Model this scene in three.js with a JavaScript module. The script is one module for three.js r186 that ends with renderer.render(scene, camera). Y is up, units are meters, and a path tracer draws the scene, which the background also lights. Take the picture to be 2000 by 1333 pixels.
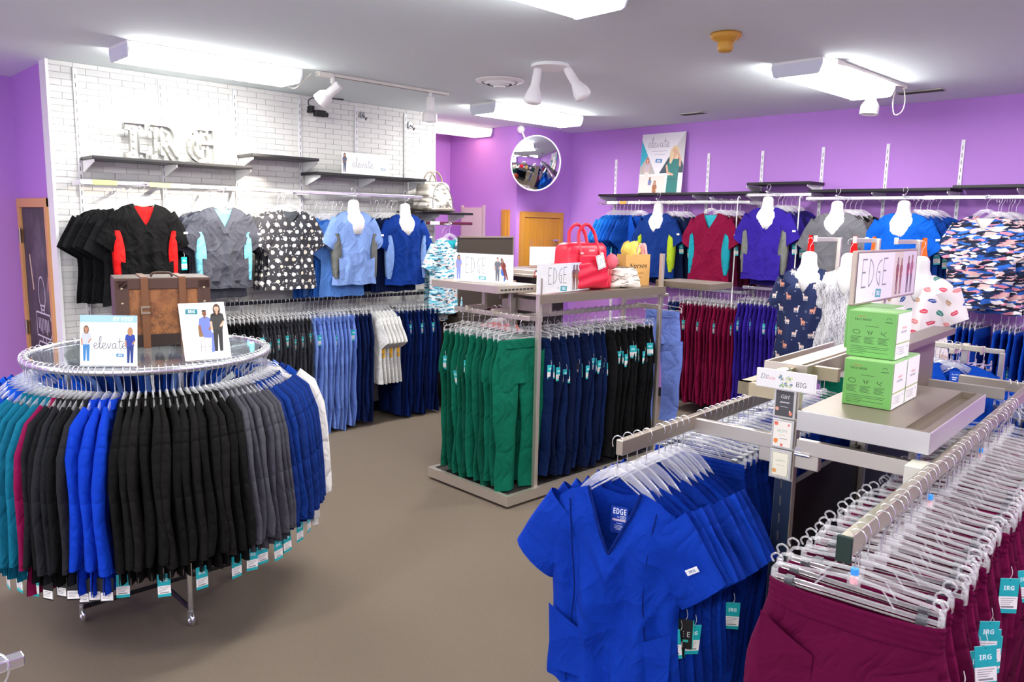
import * as THREE from 'three';
import { mergeGeometries, mergeVertices } from 'three/addons/utils/BufferGeometryUtils.js';
import { RoundedBoxGeometry } from 'three/addons/geometries/RoundedBoxGeometry.js';
import { RectAreaLightUniformsLib } from 'three/addons/lights/RectAreaLightUniformsLib.js';

// ---------------------------------------------------------------- camera, light, exposure
const scene = new THREE.Scene();
scene.background = new THREE.Color().setRGB(0.85, 0.9, 1.0);   // overcast sky that lights the room through the unseen window behind the camera
const D2R = Math.PI / 180;
const camera = new THREE.PerspectiveCamera(47.23, 2000 / 1333, 0.05, 60);
camera.position.set(0, 1.92, 0);
camera.rotation.order = 'YXZ';
camera.rotation.set(-8.632 * D2R, 45.86 * D2R, 1.222 * D2R);
scene.add(camera);
const renderer = new THREE.WebGLRenderer({ antialias: true });
renderer.toneMapping = THREE.LinearToneMapping;
renderer.toneMappingExposure = 2.95;
renderer.shadowMap.enabled = true;
RectAreaLightUniformsLib.init();
const GLOW = 10.5;          // what the eye sees of a lens
const PANEL = 6.2;         // light leaving the lens downwards
const CEIL = 3.01;
const LEFT = -6.52, BACK = -7.29;
// ceiling lights, [x, z]; the rows go on out of view to light the near side
const LIGHTS = [[-5.58, -2.42], [-5.58, -5.58], [-2.55, -2.4], [-2.55, -5.62], [-2.55, 0.9], [-5.58, 0.9], [0.5, -2.4], [0.5, 0.9], [0.5, -5.62]];

// ---------------------------------------------------------------- helpers
function rng(seed) { let a = seed >>> 0; return () => { a = (a + 0x6D2B79F5) >>> 0; let t = a; t = Math.imul(t ^ (t >>> 15), t | 1); t ^= t + Math.imul(t ^ (t >>> 7), t | 61); return ((t ^ (t >>> 14)) >>> 0) / 4294967296; }; }
const V3 = (x, y, z) => new THREE.Vector3(x, y, z);
const used = new Map();
function numbered(n) { const k = used.get(n) || 0; used.set(n, k + 1); return k ? n + '_' + String(k).padStart(3, '0') : n; }
function shade(o) { o.castShadow = true; o.receiveShadow = true; return o; }
function tag(o, label, category, group) { o.userData = { label, category }; if (group) o.userData.group = group; return o; }
function thing(name, label, category, p = [0, 0, 0], turn = 0, group) {
  const o = new THREE.Group(); o.name = numbered(name); o.position.set(...p); o.rotation.y = turn; scene.add(o);
  return tag(o, label, category, group);
}
function part(name, geo, m, parent, label) {
  const o = shade(new THREE.Mesh(Array.isArray(geo) ? join(geo) : geo, m)); o.name = parent === scene ? numbered(name) : name;
  if (label) o.userData.label = label; parent.add(o); return o;
}
function struct(name, geo, m, parent = scene) { const o = part(name, geo, m, parent); o.userData.kind = 'structure'; return o; }
function join(list) {
  const gs = list.map(g => { let h = g.index ? g.toNonIndexed() : g; for (const k of Object.keys(h.attributes)) if (!['position', 'normal', 'uv'].includes(k)) h.deleteAttribute(k); return h; });
  return mergeGeometries(gs);
}
function box(w, h, d, x = 0, y = 0, z = 0) { return new THREE.BoxGeometry(w, h, d).translate(x, y, z); }
function rbox(w, h, d, x = 0, y = 0, z = 0, r = 0.004, s = 2) { return new RoundedBoxGeometry(w, h, d, s, Math.min(r, w / 2.01, h / 2.01, d / 2.01)).translate(x, y, z); }
function box2(x0, x1, y0, y1, z0, z1) { return box(x1 - x0, y1 - y0, z1 - z0, (x0 + x1) / 2, (y0 + y1) / 2, (z0 + z1) / 2); }
function cyl(r0, r1, h, x = 0, y = 0, z = 0, s = 20, axis = 'y') {
  const g = new THREE.CylinderGeometry(r0, r1, h, s); if (axis === 'x') g.rotateZ(-Math.PI / 2); if (axis === 'z') g.rotateX(Math.PI / 2); return g.translate(x, y, z);
}
function tube(pts, r, seg = 24, rs = 8, closed = false) { return new THREE.TubeGeometry(new THREE.CatmullRomCurve3(pts.map(p => p.isVector3 ? p : V3(...p)), closed, 'catmullrom', 0.5), seg, r, rs, closed); }
function bar(a, b, r, rs = 8) { return new THREE.TubeGeometry(new THREE.LineCurve3(V3(...a), V3(...b)), 1, r, rs); }
// rings of points -> skin; uv is planar in metres so that prints keep their size
function loft(rings, { closed = true, caps = false } = {}) {
  const n = rings[0].length, pos = [], idx = [], uv = [];
  for (const r of rings) for (const p of r) { pos.push(p[0], p[1], p[2]); uv.push(p[0], p[1]); }
  const m = closed ? n : n - 1;
  for (let i = 0; i < rings.length - 1; i++) for (let j = 0; j < m; j++) {
    const a = i * n + j, b = i * n + (j + 1) % n, c = a + n, d = b + n; idx.push(a, c, b, b, c, d);
  }
  if (caps) for (const [k, flip] of [[0, 0], [rings.length - 1, 1]]) {
    const c = pos.length / 3, r = rings[k]; let s = [0, 0, 0]; for (const p of r) s = s.map((q, i) => q + p[i] / n); pos.push(...s); uv.push(s[0], s[1]);
    for (let j = 0; j < n; j++) { const a = k * n + j, b = k * n + (j + 1) % n; flip ? idx.push(a, c, b) : idx.push(a, b, c); }
  }
  const g = new THREE.BufferGeometry(); g.setAttribute('position', new THREE.Float32BufferAttribute(pos, 3)); g.setAttribute('uv', new THREE.Float32BufferAttribute(uv, 2)); g.setIndex(idx); g.computeVertexNormals(); return g;
}
function ring(cx, cy, cz, rx, rz, n, fn) { const o = []; for (let i = 0; i < n; i++) { const a = i / n * Math.PI * 2; let p = [cx + Math.cos(a) * rx, cy, cz + Math.sin(a) * rz]; o.push(fn ? fn(p, a) : p); } return o; }
function extr(pts, depth, bevel = 0) {
  const s = new THREE.Shape(pts.map(p => new THREE.Vector2(p[0], p[1])));
  return new THREE.ExtrudeGeometry(s, { depth, bevelEnabled: bevel > 0, bevelSize: bevel, bevelThickness: bevel, bevelSegments: 2, curveSegments: 10 }).translate(0, 0, -depth / 2);
}
const mats = new Map();
function mat(color, rough = 0.8, metal = 0, more = {}) {
  const key = color + '|' + rough + '|' + metal + '|' + JSON.stringify(more);
  if (!mats.has(key)) mats.set(key, new THREE.MeshStandardMaterial({ color, roughness: rough, metalness: metal, side: THREE.DoubleSide, ...more }));
  return mats.get(key);
}
function canvas(w, h, draw) {
  const c = document.createElement('canvas'); c.width = w; c.height = h; const g = c.getContext('2d'); draw(g, w, h);
  const t = new THREE.CanvasTexture(c); t.colorSpace = THREE.SRGBColorSpace; t.anisotropy = 4; return t;
}
function printMat(w, h, draw, rough = 0.5) { return new THREE.MeshStandardMaterial({ map: canvas(w, h, draw), roughness: rough }); }
function noiseTex(n, fn, rep) {
  const d = new Uint8Array(n * n * 4); for (let y = 0; y < n; y++) for (let x = 0; x < n; x++) { const v = fn(x, y), i = (y * n + x) * 4; d[i] = v[0]; d[i + 1] = v[1]; d[i + 2] = v[2]; d[i + 3] = 255; }
  const t = new THREE.DataTexture(d, n, n); t.wrapS = t.wrapT = THREE.RepeatWrapping; t.magFilter = THREE.LinearFilter; t.minFilter = THREE.LinearMipmapLinearFilter; t.generateMipmaps = true; t.needsUpdate = true; t.repeat.set(rep, rep); return t;
}

// ---------------------------------------------------------------- shared materials
const PURPLE = mat('#bb84d8', 0.75);
const WHITE = mat('#f2f2f0', 0.55), OFFWHITE = mat('#e9e6da', 0.5), BLACK = mat('#121214', 0.5), SHELF = mat('#17171a', 0.38);
const CHROME = new THREE.MeshStandardMaterial({ color: '#e3e4e6', roughness: 0.24, metalness: 0.9, side: THREE.DoubleSide });
const WIRE = new THREE.MeshStandardMaterial({ color: '#e4e5e6', roughness: 0.25, metalness: 0.85 });
const STEEL = new THREE.MeshStandardMaterial({ color: '#d2cabb', roughness: 0.36, metalness: 0.75 });
const STEELD = new THREE.MeshStandardMaterial({ color: '#8a7e70', roughness: 0.42, metalness: 0.45 });
const CLEAR = new THREE.MeshPhysicalMaterial({ color: '#ffffff', roughness: 0.06, transmission: 0.82, thickness: 0, ior: 1.45, side: THREE.DoubleSide });
const ACRYLIC = new THREE.MeshPhysicalMaterial({ color: '#ffffff', roughness: 0.03, transmission: 1, thickness: 0, ior: 1.45 });
const OAK = mat('#c98f35', 0.5), PINE = mat('#d9a066', 0.55);

// ---------------------------------------------------------------- the room
{
  const r = rng(5); const carpet = noiseTex(256, () => { const k = 196 + r() * 59; return [k, k, k]; }, 3);
  const fm = new THREE.MeshStandardMaterial({ color: '#776a5b', roughness: 0.97, map: carpet, bumpMap: carpet, bumpScale: 0.002 });
  const fg = box2(-8, 3.4, -0.12, 0, -7.5, 3.2); const p = fg.attributes.position, u = fg.attributes.uv; for (let i = 0; i < p.count; i++) u.setXY(i, p.getX(i), p.getZ(i)); struct('floor', fg, fm);
  struct('ceiling', box2(-8, 3.4, CEIL, CEIL + 0.15, -7.5, 3.2), mat('#e4eeee', 0.9));
  const W = (n, ...b) => struct(n, box2(...b), PURPLE);
  W('wall_back', -8, 3.4, 0, CEIL, BACK - 0.15, BACK);
  W('wall_mirror_side', LEFT - 0.15, LEFT, 0, CEIL, BACK, -6.50);
  W('wall_corridor_side', -7.85, LEFT, 0, CEIL, -6.50, -6.35);
  W('wall_corridor_end', -7.85, -7.72, 0, CEIL, -6.35, -5.0);
  W('wall_corridor_near', -7.72, LEFT - 0.02, 0, CEIL, -5.14, -5.02);
  W('wall_alcove', -7.6, LEFT - 0.02, 0, CEIL, -1.75, -1.63);
  W('wall_alcove_end', -7.75, -7.6, 0, CEIL, -1.75, 3.2);
  W('wall_right', 3.2, 3.4, 0, CEIL, -7.4, 3.2);
  struct('wall_front', [box2(-7.75, -5.6, 0, CEIL, 3.0, 3.2), box2(2.7, 3.4, 0, CEIL, 3.0, 3.2), box2(-5.6, 2.7, 0, .35, 3.0, 3.2), box2(-5.6, 2.7, 2.75, CEIL, 3.0, 3.2)], PURPLE);
  const w1 = new THREE.Group(); w1.name = 'unseen_window_1'; w1.userData.kind = 'structure'; scene.add(w1);  // unseen shop window, placed behind the camera to light the near side
  const fr = [box2(-5.6, 2.7, .35, .42, 3.05, 3.13), box2(-5.6, 2.7, 2.68, 2.75, 3.05, 3.13)]; for (let i = 0; i <= 4; i++) { const x = -5.57 + i * 2.06; fr.push(box2(x - .03, x + .03, .35, 2.75, 3.05, 3.13)); if (i < 4) part('unseen_pane', box(2.0, 2.26, .008, x + 1.03, 1.55, 3.09), ACRYLIC, w1); }
  part('unseen_window_frame', fr, mat('#3a3a3e', 0.5, 0.3), w1);
  // the white brick wall: a backing of mortar and the bricks themselves
  const wall = struct('wall_left', box2(LEFT - 0.14, LEFT, 0, CEIL, -5.14, -1.63), mat('#aeaeaa', 0.9));
  const bm = ['#d6d5d0', '#cfcfca', '#dad9d5', '#cacac7'].map(c => mat(c, 0.7));
  const bw = 0.1665, bh = 0.0465, gap = 0.0035, proud = 0.004, q = rng(11), list = [];
  for (let row = 0; row * bh < CEIL; row++) for (let k = -1; k < 23; k++) {
    const y0 = row * bh, y1 = Math.min(y0 + bh, CEIL) - gap; let z1 = -1.63 - (k + (row % 2) / 2) * bw, z0 = z1 - bw + gap; z1 = Math.min(z1, -1.632); z0 = Math.max(z0, -5.138);
    if (z1 - z0 < 0.01 || y1 - y0 < 0.01) continue; list.push([y0, y1, z0, z1, proud + q() * 0.003, Math.floor(q() * 4)]);
  }
  const unit = new THREE.BoxGeometry(1, 1, 1), seen = b => (b[0] > 1.25 ? 0 : 50) + Math.hypot(6.5, b[2]);
  list.sort((a, b) => seen(a) - seen(b));
  const rest = [];
  list.forEach(([y0, y1, z0, z1, d, m], i) => {
    if (i < 300) { const b = part('brick', unit, bm[m], wall); b.position.set(LEFT + d / 2, (y0 + y1) / 2, (z0 + z1) / 2); b.scale.set(d, y1 - y0, z1 - z0); }
    else rest.push(box2(LEFT, LEFT + d, y0, y1, z0, z1));
  });
  const o = part('bricks', rest, bm[0], wall); o.userData.kind = 'stuff';
  struct('trim_1', box2(LEFT - 0.15, LEFT + 0.012, 0, CEIL, -1.632, -1.612), WHITE);
  struct('trim_2', box2(LEFT - 0.15, LEFT + 0.012, 0, CEIL, -5.158, -5.138), WHITE);
  struct('baseboard_left', box2(LEFT, LEFT + 0.018, 0, 0.1, -5.14, -1.63), BLACK);
  struct('baseboard_back', box2(LEFT, 3.2, 0, 0.1, BACK, BACK + 0.015), BLACK);
  // oak door beside the mirror, with its frame; a door edge and a pale door in the corridor
  const wood = oakMat();
  const d1 = new THREE.Group(); d1.name = 'door_1'; d1.userData.kind = 'structure'; scene.add(d1);
  part('door_leaf', rbox(0.04, 1.98, 0.62, LEFT + 0.005, 0.99, -6.765), wood, d1);
  part('door_frame', [box2(LEFT, LEFT + 0.034, 0, 1.985, -6.46, -6.405), box2(LEFT, LEFT + 0.034, 0, 1.985, -7.125, -7.07), box2(LEFT, LEFT + 0.035, 1.985, 2.05, -7.125, -6.405)], OAK, d1);
  part('door_handle', [cyl(0.012, 0.012, 0.05, LEFT + 0.045, 1.72, -6.99, 12, 'x'), rbox(0.012, 0.018, 0.1, LEFT + 0.07, 1.72, -6.96)], CHROME, d1);
  const d2 = new THREE.Group(); d2.name = 'door_2'; d2.userData.kind = 'structure'; scene.add(d2);
  part('door_frame', [box2(-6.745, -6.62, 0, 2.066, -6.35, -6.325), box2(-6.70, -6.66, 0, 2.05, -6.325, -6.31)], OAK, d2);
  const d3 = new THREE.Group(); d3.name = 'door_3'; d3.userData.kind = 'structure'; scene.add(d3);
  part('door_leaf', rbox(0.36, 2.09, 0.03, -7.26, 1.045, -6.335), mat('#d9cfc6', 0.6), d3);
  part('door_frame', [box2(-7.47, -7.44, 0, 2.12, -6.35, -6.32), box2(-7.08, -7.05, 0, 2.12, -6.35, -6.32)], mat('#c9b7b4', 0.6), d3);
}
function oakMat() {
  return new THREE.MeshStandardMaterial({ roughness: 0.45, map: canvas(256, 512, (g, w, h) => { g.fillStyle = '#cf9228'; g.fillRect(0, 0, w, h); const r = rng(3); for (let i = 0; i < 260; i++) { g.strokeStyle = `rgba(${120 + r() * 60},${70 + r() * 40},10,${0.04 + r() * 0.08})`; g.lineWidth = 1 + r() * 2; g.beginPath(); const x = r() * w; g.moveTo(x, 0); g.bezierCurveTo(x + r() * 14 - 7, h * .3, x + r() * 14 - 7, h * .6, x + r() * 10 - 5, h); g.stroke(); } }) });
}

// ---------------------------------------------------------------- ceiling lights
{
  const lens = new THREE.MeshStandardMaterial({ color: '#ffffff', roughness: 0.6, emissive: '#ffffff', emissiveIntensity: GLOW });
  const names = ['long white ceiling light above the three metal letters on brick wall', 'long white ceiling light above the round convex mirror', 'white ceiling light cut by the top edge of the photo', 'white ceiling light beside the short white track, near purple wall',
    'white ceiling light behind the camera over the aisle', 'white ceiling light behind the camera over the alcove', 'white ceiling light over the burgundy trousers, out of the picture', 'white ceiling light behind the camera at the far right', 'unseen white ceiling light far right along the purple wall'];
  const prof = [[-0.17, 0], [-0.17, -0.03], [-0.15, -0.078], [-0.135, -0.085], [0.135, -0.085], [0.15, -0.078], [0.17, -0.03], [0.17, 0]];
  const lensG = extr(prof, 1.2), endG = extr(prof.map(p => [p[0] * 1.03, p[1] * 1.04]), 0.012);
  function lamp(x, z, label, half = 1, lensM = lens, tint = '#fffaf2') {
    const t = thing('ceiling_light', label, 'ceiling light', [x, CEIL, z]);
    part('housing', box(0.35, 0.016, 1.225, 0, -0.009, 0), WHITE, t);
    part('lens', lensG.clone().translate(0, -0.012, 0), lensM, t);
    for (const s of [-1, 1]) part('end_cap', endG.clone().translate(0, -0.012, s * 0.606), mat('#dfe2ec', 0.5), t);
    const L = new THREE.RectAreaLight(tint, PANEL * half, 0.28, 1.18); L.position.set(x, CEIL - 0.105, z); L.rotation.x = -Math.PI / 2; scene.add(L);
  }
  LIGHTS.forEach(([x, z], i) => lamp(x, z, names[i]));
  lamp(-7.1, -5.72, 'white ceiling light inside the corridor behind the brick wall', 0.16, new THREE.MeshStandardMaterial({ color: '#fff', emissive: '#ffdcb4', emissiveIntensity: 0.9 }), '#ffd2a2');
}
// ---------------------------------------------------------------- cloth colours and prints
// creases of woven cloth: ridged noise drawn out downwards, in metres
const CREASE = (() => {
  const n = 512, q = rng(404), lat = m => { const a = new Float32Array(m * m); for (let i = 0; i < m * m; i++) a[i] = q(); return a; };
  const oct = [[4, 3, .5], [9, 5, .3], [19, 9, .16], [40, 22, .07]].map(([fx, fy, k]) => ({ fx, fy, k, L: lat(64) }));
  const val = (L, fx, fy, u, v) => { const x = u * fx, y = v * fy, xi = Math.floor(x), yi = Math.floor(y), a = x - xi, b = y - yi, A = a * a * (3 - 2 * a), B = b * b * (3 - 2 * b), g = (i, j) => L[((j % fy + fy) % fy) * 64 + ((i % fx + fx) % fx)]; return (g(xi, yi) * (1 - A) + g(xi + 1, yi) * A) * (1 - B) + (g(xi, yi + 1) * (1 - A) + g(xi + 1, yi + 1) * A) * B; };
  return noiseTex(n, (x, y) => { let s = 0; const u = x / n, v = y / n; for (const o of oct) { const w = val(o.L, o.fx, o.fy, u + .06 * Math.sin(v * 12.566), v); s += o.k * (1 - Math.abs(2 * w - 1)) ** 1.6; } const k = Math.min(255, Math.round(s * 235)); return [k, k, k]; }, 2.4);
})();
const cloth = c => { if (!mats.has('cloth' + c)) mats.set('cloth' + c, new THREE.MeshPhysicalMaterial({ color: new THREE.Color(c).multiplyScalar(.8), roughness: .85, specularIntensity: .3, side: THREE.DoubleSide, bumpMap: CREASE, bumpScale: .013 })); return mats.get('cloth' + c); };
const C = { black: '#08080a', charcoal: '#26272c', grey: '#50525d', pewter: '#4a4b52', royal: '#0b46cf', blue: '#0b57c4', navy: '#0c2f78', dnavy: '#0a1c46', ceil: '#7c9be6', ice: '#8fb0ee', teal: '#0b7392', wine: '#8a0a3c', grape: '#37209a', hunter: '#067a5c', white: '#f0efec', red: '#ee1c1c', aqua: '#7fd0e4', orange: '#f4702c', lime: '#b9d62e', burg: '#75083f', pink: '#f0808e', coral: '#f2603c', bright: '#0a6be0', cyan: '#22a5b5' };
function repeatPrint(w, h, metres, draw) {
  const t = canvas(w, h, draw); t.wrapS = t.wrapT = THREE.RepeatWrapping; t.repeat.set(1 / metres, 1 / (metres * h / w));
  return new THREE.MeshStandardMaterial({ map: t, roughness: 0.86, side: THREE.DoubleSide });
}
function blob(g, x, y, r, n, q, k = 0.3) { g.beginPath(); for (let i = 0; i < n; i++) { const a = i / n * 6.283, s = r * (1 - k + q() * 2 * k); g[i ? 'lineTo' : 'moveTo'](x + Math.cos(a) * s, y + Math.sin(a) * s); } g.closePath(); g.fill(); }
const wrap = (w, h, x, y, f) => { for (const dx of [-w, 0, w]) for (const dy of [-h, 0, h]) f(x + dx, y + dy); };
const COTTON = repeatPrint(512, 512, 0.3, (g, w, h) => { // pale bolls and dots on charcoal
  g.fillStyle = '#35353b'; g.fillRect(0, 0, w, h); const q = rng(21);
  for (let j = 0; j < 5; j++) for (let i = 0; i < 4; i++) { const x = (i + 0.5 * (j % 2)) * w / 4 + q() * 26, y = j * h / 5 + q() * 22, s = 24 + q() * 8, seed = q() * 1e6; wrap(w, h, x, y, (X, Y) => { g.fillStyle = ['#efece4', '#f6f3ee', '#e6dcc8'][(i + j) % 3]; blob(g, X, Y, s, 11, rng(seed), 0.16); }); }
  for (let i = 0; i < 70; i++) { const x = q() * w, y = q() * h, s = 4 + q() * 8, seed = q() * 1e6; wrap(w, h, x, y, (X, Y) => { g.fillStyle = '#d9d8d6'; blob(g, X, Y, s, 7, rng(seed)); }); }
});
const CAMO = repeatPrint(512, 512, 0.4, (g, w, h) => {
  g.fillStyle = '#16294f'; g.fillRect(0, 0, w, h); const q = rng(31);
  for (let i = 0; i < 210; i++) { const x = q() * w, y = q() * h, L = 26 + q() * 46, H = 7 + q() * 13, a = -0.35 + q() * 0.5, seed = q() * 1e6, c = ['#1f57b0', '#e9b7b2', '#f3efec', '#12162b', '#2b6fd0', '#e88fa2', '#d9c7c2', '#0d1730'][i % 8];
    wrap(w, h, x, y, (X, Y) => { g.save(); g.translate(X, Y); g.rotate(a); g.scale(1, H / L); g.fillStyle = c; blob(g, 0, 0, L, 10, rng(seed), 0.35); g.restore(); }); }
});
const WAVES = repeatPrint(512, 512, 0.34, (g, w, h) => { // aqua scenes
  g.fillStyle = '#dfeef0'; g.fillRect(0, 0, w, h); const q = rng(41);
  for (let i = 0; i < 260; i++) { const x = q() * w, y = q() * h, L = 12 + q() * 34, H = 5 + q() * 10, seed = q() * 1e6, c = ['#3fa9c9', '#74cfe0', '#ffffff', '#2d6f8c', '#9adbe8', '#56b7d2', '#f0c9c4', '#20465c'][i % 8]; wrap(w, h, x, y, (X, Y) => { g.save(); g.translate(X, Y); g.scale(1, H / L); g.fillStyle = c; blob(g, 0, 0, L, 9, rng(seed), 0.4); g.restore(); }); }
});
const LLAMA = repeatPrint(512, 512, 0.36, (g, w, h) => { // woolly animals, hearts and stars on navy
  g.fillStyle = '#1b2a57'; g.fillRect(0, 0, w, h); const q = rng(51);
  for (let j = 0; j < 4; j++) for (let i = 0; i < 3; i++) { const x = (i + 0.5 * (j % 2)) * w / 3 + 30, y = j * h / 4 + 40, f = (i + j) % 2 ? 1 : -1, c = (i * 2 + j) % 3 ? '#efe3da' : '#e3a488';
    wrap(w, h, x, y, (X, Y) => { g.save(); g.translate(X, Y); g.scale(f, 1); g.fillStyle = c; g.beginPath(); g.ellipse(0, 0, 26, 15, 0, 0, 7); g.fill(); g.fillRect(-22, 8, 7, 28); g.fillRect(-8, 8, 7, 28); g.fillRect(8, 8, 7, 28); g.fillRect(16, 6, 7, 28); g.fillRect(16, -34, 10, 38); g.fillRect(16, -38, 20, 11); g.fillStyle = '#c96a5a'; g.fillRect(-12, -13, 22, 8); g.restore(); }); }
  g.strokeStyle = '#b9c3da'; g.fillStyle = '#dfe6f2'; g.lineWidth = 3;
  for (let i = 0; i < 14; i++) { const x = q() * w, y = q() * h; if (i % 2) { g.beginPath(); g.moveTo(x, y + 12); g.bezierCurveTo(x - 22, y - 4, x - 8, y - 18, x, y - 6); g.bezierCurveTo(x + 8, y - 18, x + 22, y - 4, x, y + 12); g.stroke(); } else { g.fillRect(x - 2, y - 6, 4, 12); g.fillRect(x - 6, y - 2, 12, 4); } }
});
const BONES = repeatPrint(256, 256, 0.2, (g, w, h) => {
  g.fillStyle = '#e6e5e6'; g.fillRect(0, 0, w, h); const q = rng(61); g.lineWidth = 3;
  for (let i = 0; i < 150; i++) { const x = q() * w, y = q() * h, s = q() * 1e6; g.strokeStyle = ['#8a8a90', '#6a6a70', '#b4b3b6'][i % 3]; wrap(w, h, x, y, (X, Y) => { const r = rng(s); g.beginPath(); g.moveTo(X, Y); g.bezierCurveTo(X + r() * 40 - 20, Y + r() * 30, X + r() * 40 - 20, Y + r() * 40, X + r() * 24 - 12, Y + 44); g.stroke(); }); }
});
const LIPS = repeatPrint(512, 512, 0.36, (g, w, h) => {
  g.fillStyle = '#f2e9e6'; g.fillRect(0, 0, w, h); const q = rng(71), cs = ['#e0465f', '#2d4f9a', '#e88a8a', '#3d8a7c', '#c9a27c', '#d8415a'];
  for (let j = 0; j < 5; j++) for (let i = 0; i < 4; i++) { const x = (i + .5 * (j % 2)) * w / 4 + 20 + q() * 20, y = j * h / 5 + 20 + q() * 20, a = q() * 2 - 1, c = cs[(i * 3 + j * 2) % 6], s = q() * 1e6; wrap(w, h, x, y, (X, Y) => { g.save(); g.translate(X, Y); g.rotate(a); g.scale(1, 0.6); g.fillStyle = c; blob(g, 0, 0, 34, 8, rng(s), 0.25); g.fillStyle = '#f2e9e6'; g.fillRect(-24, -3, 48, 6); g.restore(); }); }
});

// lettering too small to be read in the photo: a run of little strokes
function squig(g, x, y, w, h, col, seed = 1) { const q = rng(seed); g.save(); g.strokeStyle = col; g.lineWidth = Math.max(1.5, h * .13); g.lineCap = g.lineJoin = 'round'; g.beginPath(); g.moveTo(x, y); for (let u = x; u < x + w; u += h * .42) { g.quadraticCurveTo(u + h * .1, y - h * (.4 + q() * .6), u + h * .25, y - h * q() * .3); g.lineTo(u + h * .42, y - h * q() * .25); } g.stroke(); g.restore(); }
// swing tag: teal card with a white price sticker
const TAGM = printMat(128, 256, (g, w, h) => { g.fillStyle = '#18aeb4'; g.fillRect(0, 0, w, h); g.fillStyle = '#0a7f86'; g.beginPath(); g.arc(w / 2, 14, 6, 0, 7); g.fill(); g.fillStyle = '#e9fbfb'; g.font = 'bold 44px sans-serif'; g.textAlign = 'center'; g.fillText('IRG', w / 2, 86); g.fillStyle = '#f4f2ee'; g.fillRect(0, 132, w, 92); g.fillStyle = '#8a8a8a'; for (let i = 0; i < 4; i++) g.fillRect(14, 146 + i * 14, 100 - i * 12, 4); g.fillRect(20, 204, 86, 12); });
const TAGB = printMat(128, 256, (g, w, h) => { g.fillStyle = '#1b1b1e'; g.fillRect(0, 0, w, h); g.fillStyle = '#f4f2ee'; g.fillRect(6, 150, w - 12, 90); g.fillStyle = '#777'; for (let i = 0; i < 4; i++) g.fillRect(18, 164 + i * 16, 92 - i * 10, 5); });
const TAGE = printMat(128, 256, (g, w, h) => { g.fillStyle = '#0d0d10'; g.fillRect(0, 0, w, h); g.fillStyle = '#1fbcae'; g.fillRect(0, 0, 7, h); g.fillRect(w - 7, 0, 7, h); g.fillStyle = '#e4e4e4'; g.font = '62px sans-serif'; g.textAlign = 'center'; g.fillText('E E', w / 2, 150); g.fillStyle = '#2bb8a8'; g.fillRect(40, 176, 48, 22); });
const tagG = box(0.05, 0.1, 0.0016, 0, -0.05, 0), cordG = tube([[0, 0.035, 0], [0.004, 0.015, 0.002], [0, 0, 0]], 0.0008, 6, 4);
function hangTag(parent, x, y, z, ry = 0, rz = 0, m = TAGM) {
  const t = part('hang_tag', tagG, m, parent); t.position.set(x, y, z); t.rotation.set(0, ry, rz); part('cord', cordG, WHITE, t); return t;
}

// ---------------------------------------------------------------- garment shapes; the neck or the waist is at y = 0
const shapes = new Map();
const memo = (k, f) => { if (!shapes.has(k)) shapes.set(k, f()); return shapes.get(k); };
const sm = (a, b, x) => { const t = Math.min(1, Math.max(0, (x - a) / (b - a))); return t * t * (3 - 2 * t); };
// torso of a top: front with its neckline, back, open at the hem
function torso({ len = 0.67, sh = 0.19, chest = 0.222, waist = 0.212, hem = 0.236, nw = 0.08, v = 0.17, round = 0, D = 0.03, amp = 0.006, seed = 1, slope = .34, hi = 0 }) {
  const q = rng(seed), ph = [q() * 6, q() * 6, q() * 6, q() * 6], S = [], kn = nw / sh;
  const ne = hi ? 14 : 7; for (let i = 0; i < ne; i++) S.push(-1 + (1 - kn) * i / ne); for (let i = 0; i <= 10; i++) S.push(-kn + 2 * kn * i / 10); for (let i = 1; i <= ne; i++) S.push(kn + (1 - kn) * i / ne);
  const hw = t => t < .32 ? sh + (chest - sh) * sm(0, .32, t) : t < .62 ? chest + (waist - chest) * sm(.32, .62, t) : waist + (hem - waist) * sm(.62, 1, t);
  const sides = [];
  for (const f of [1, -1]) {
    const rows = [];
    const NR = hi ? 34 : 16; for (let k = 0; k <= NR; k++) {
      const row = [];
      for (const s of S) {
        const a = Math.abs(s) * sh; let top = -slope * Math.max(0, a - nw) - 1.1 * Math.max(0, a - sh * .8) ** 1.0 * .5;
        if (a < nw - 1e-6) { const e = 1 - a / nw; top = f > 0 ? -v * (round ? Math.sqrt(Math.max(0, 1 - (a / nw) ** 2)) : e ** 0.9) : -0.022 * (1 - (a / nw) ** 2); }
        const t = k / NR, y = top + (-len - top) * t, tt = -y / len, x = s * hw(Math.max(0, tt));
        const edge = Math.pow(Math.max(0, 1 - s * s), .55), rise = 0.25 + 0.75 * sm(0, .22, tt);
        let z = f * (D * edge * rise + 0.002);
        z += amp * edge * sm(0.05, .6, tt) * (Math.sin(s * 9 + ph[0] + tt * 2) + .7 * Math.sin(s * 15 + ph[1] - tt * 3 * f)) + amp * .7 * edge * Math.sin(tt * 11 + s * 4 * f + ph[2]);
        if (hi) { const r = (u, k) => Math.pow(1 - Math.abs(Math.sin(u)), k); z += f * edge * amp * (1.3 * r(x * 13 + y * 5 + ph[0], 3) * sm(.25, .6, tt) + 1.0 * r(y * 9 - Math.abs(x) * 16 + ph[1], 4) * sm(.1, .3, tt) * (1 - sm(.6, .9, tt)) - 1.2 * r(x * 21 + ph[2], 3) * sm(.55, 1, tt)); }
        row.push([x, y + .004 * Math.sin(s * 7 + ph[3]) * sm(.8, 1, t), z]);
      }
      rows.push(row);
    }
    sides.push(loft(f > 0 ? rows : rows, { closed: false }));
  }
  const g = mergeVertices(mergeGeometries(sides), 1e-5); g.computeVertexNormals(); return g;
}
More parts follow.
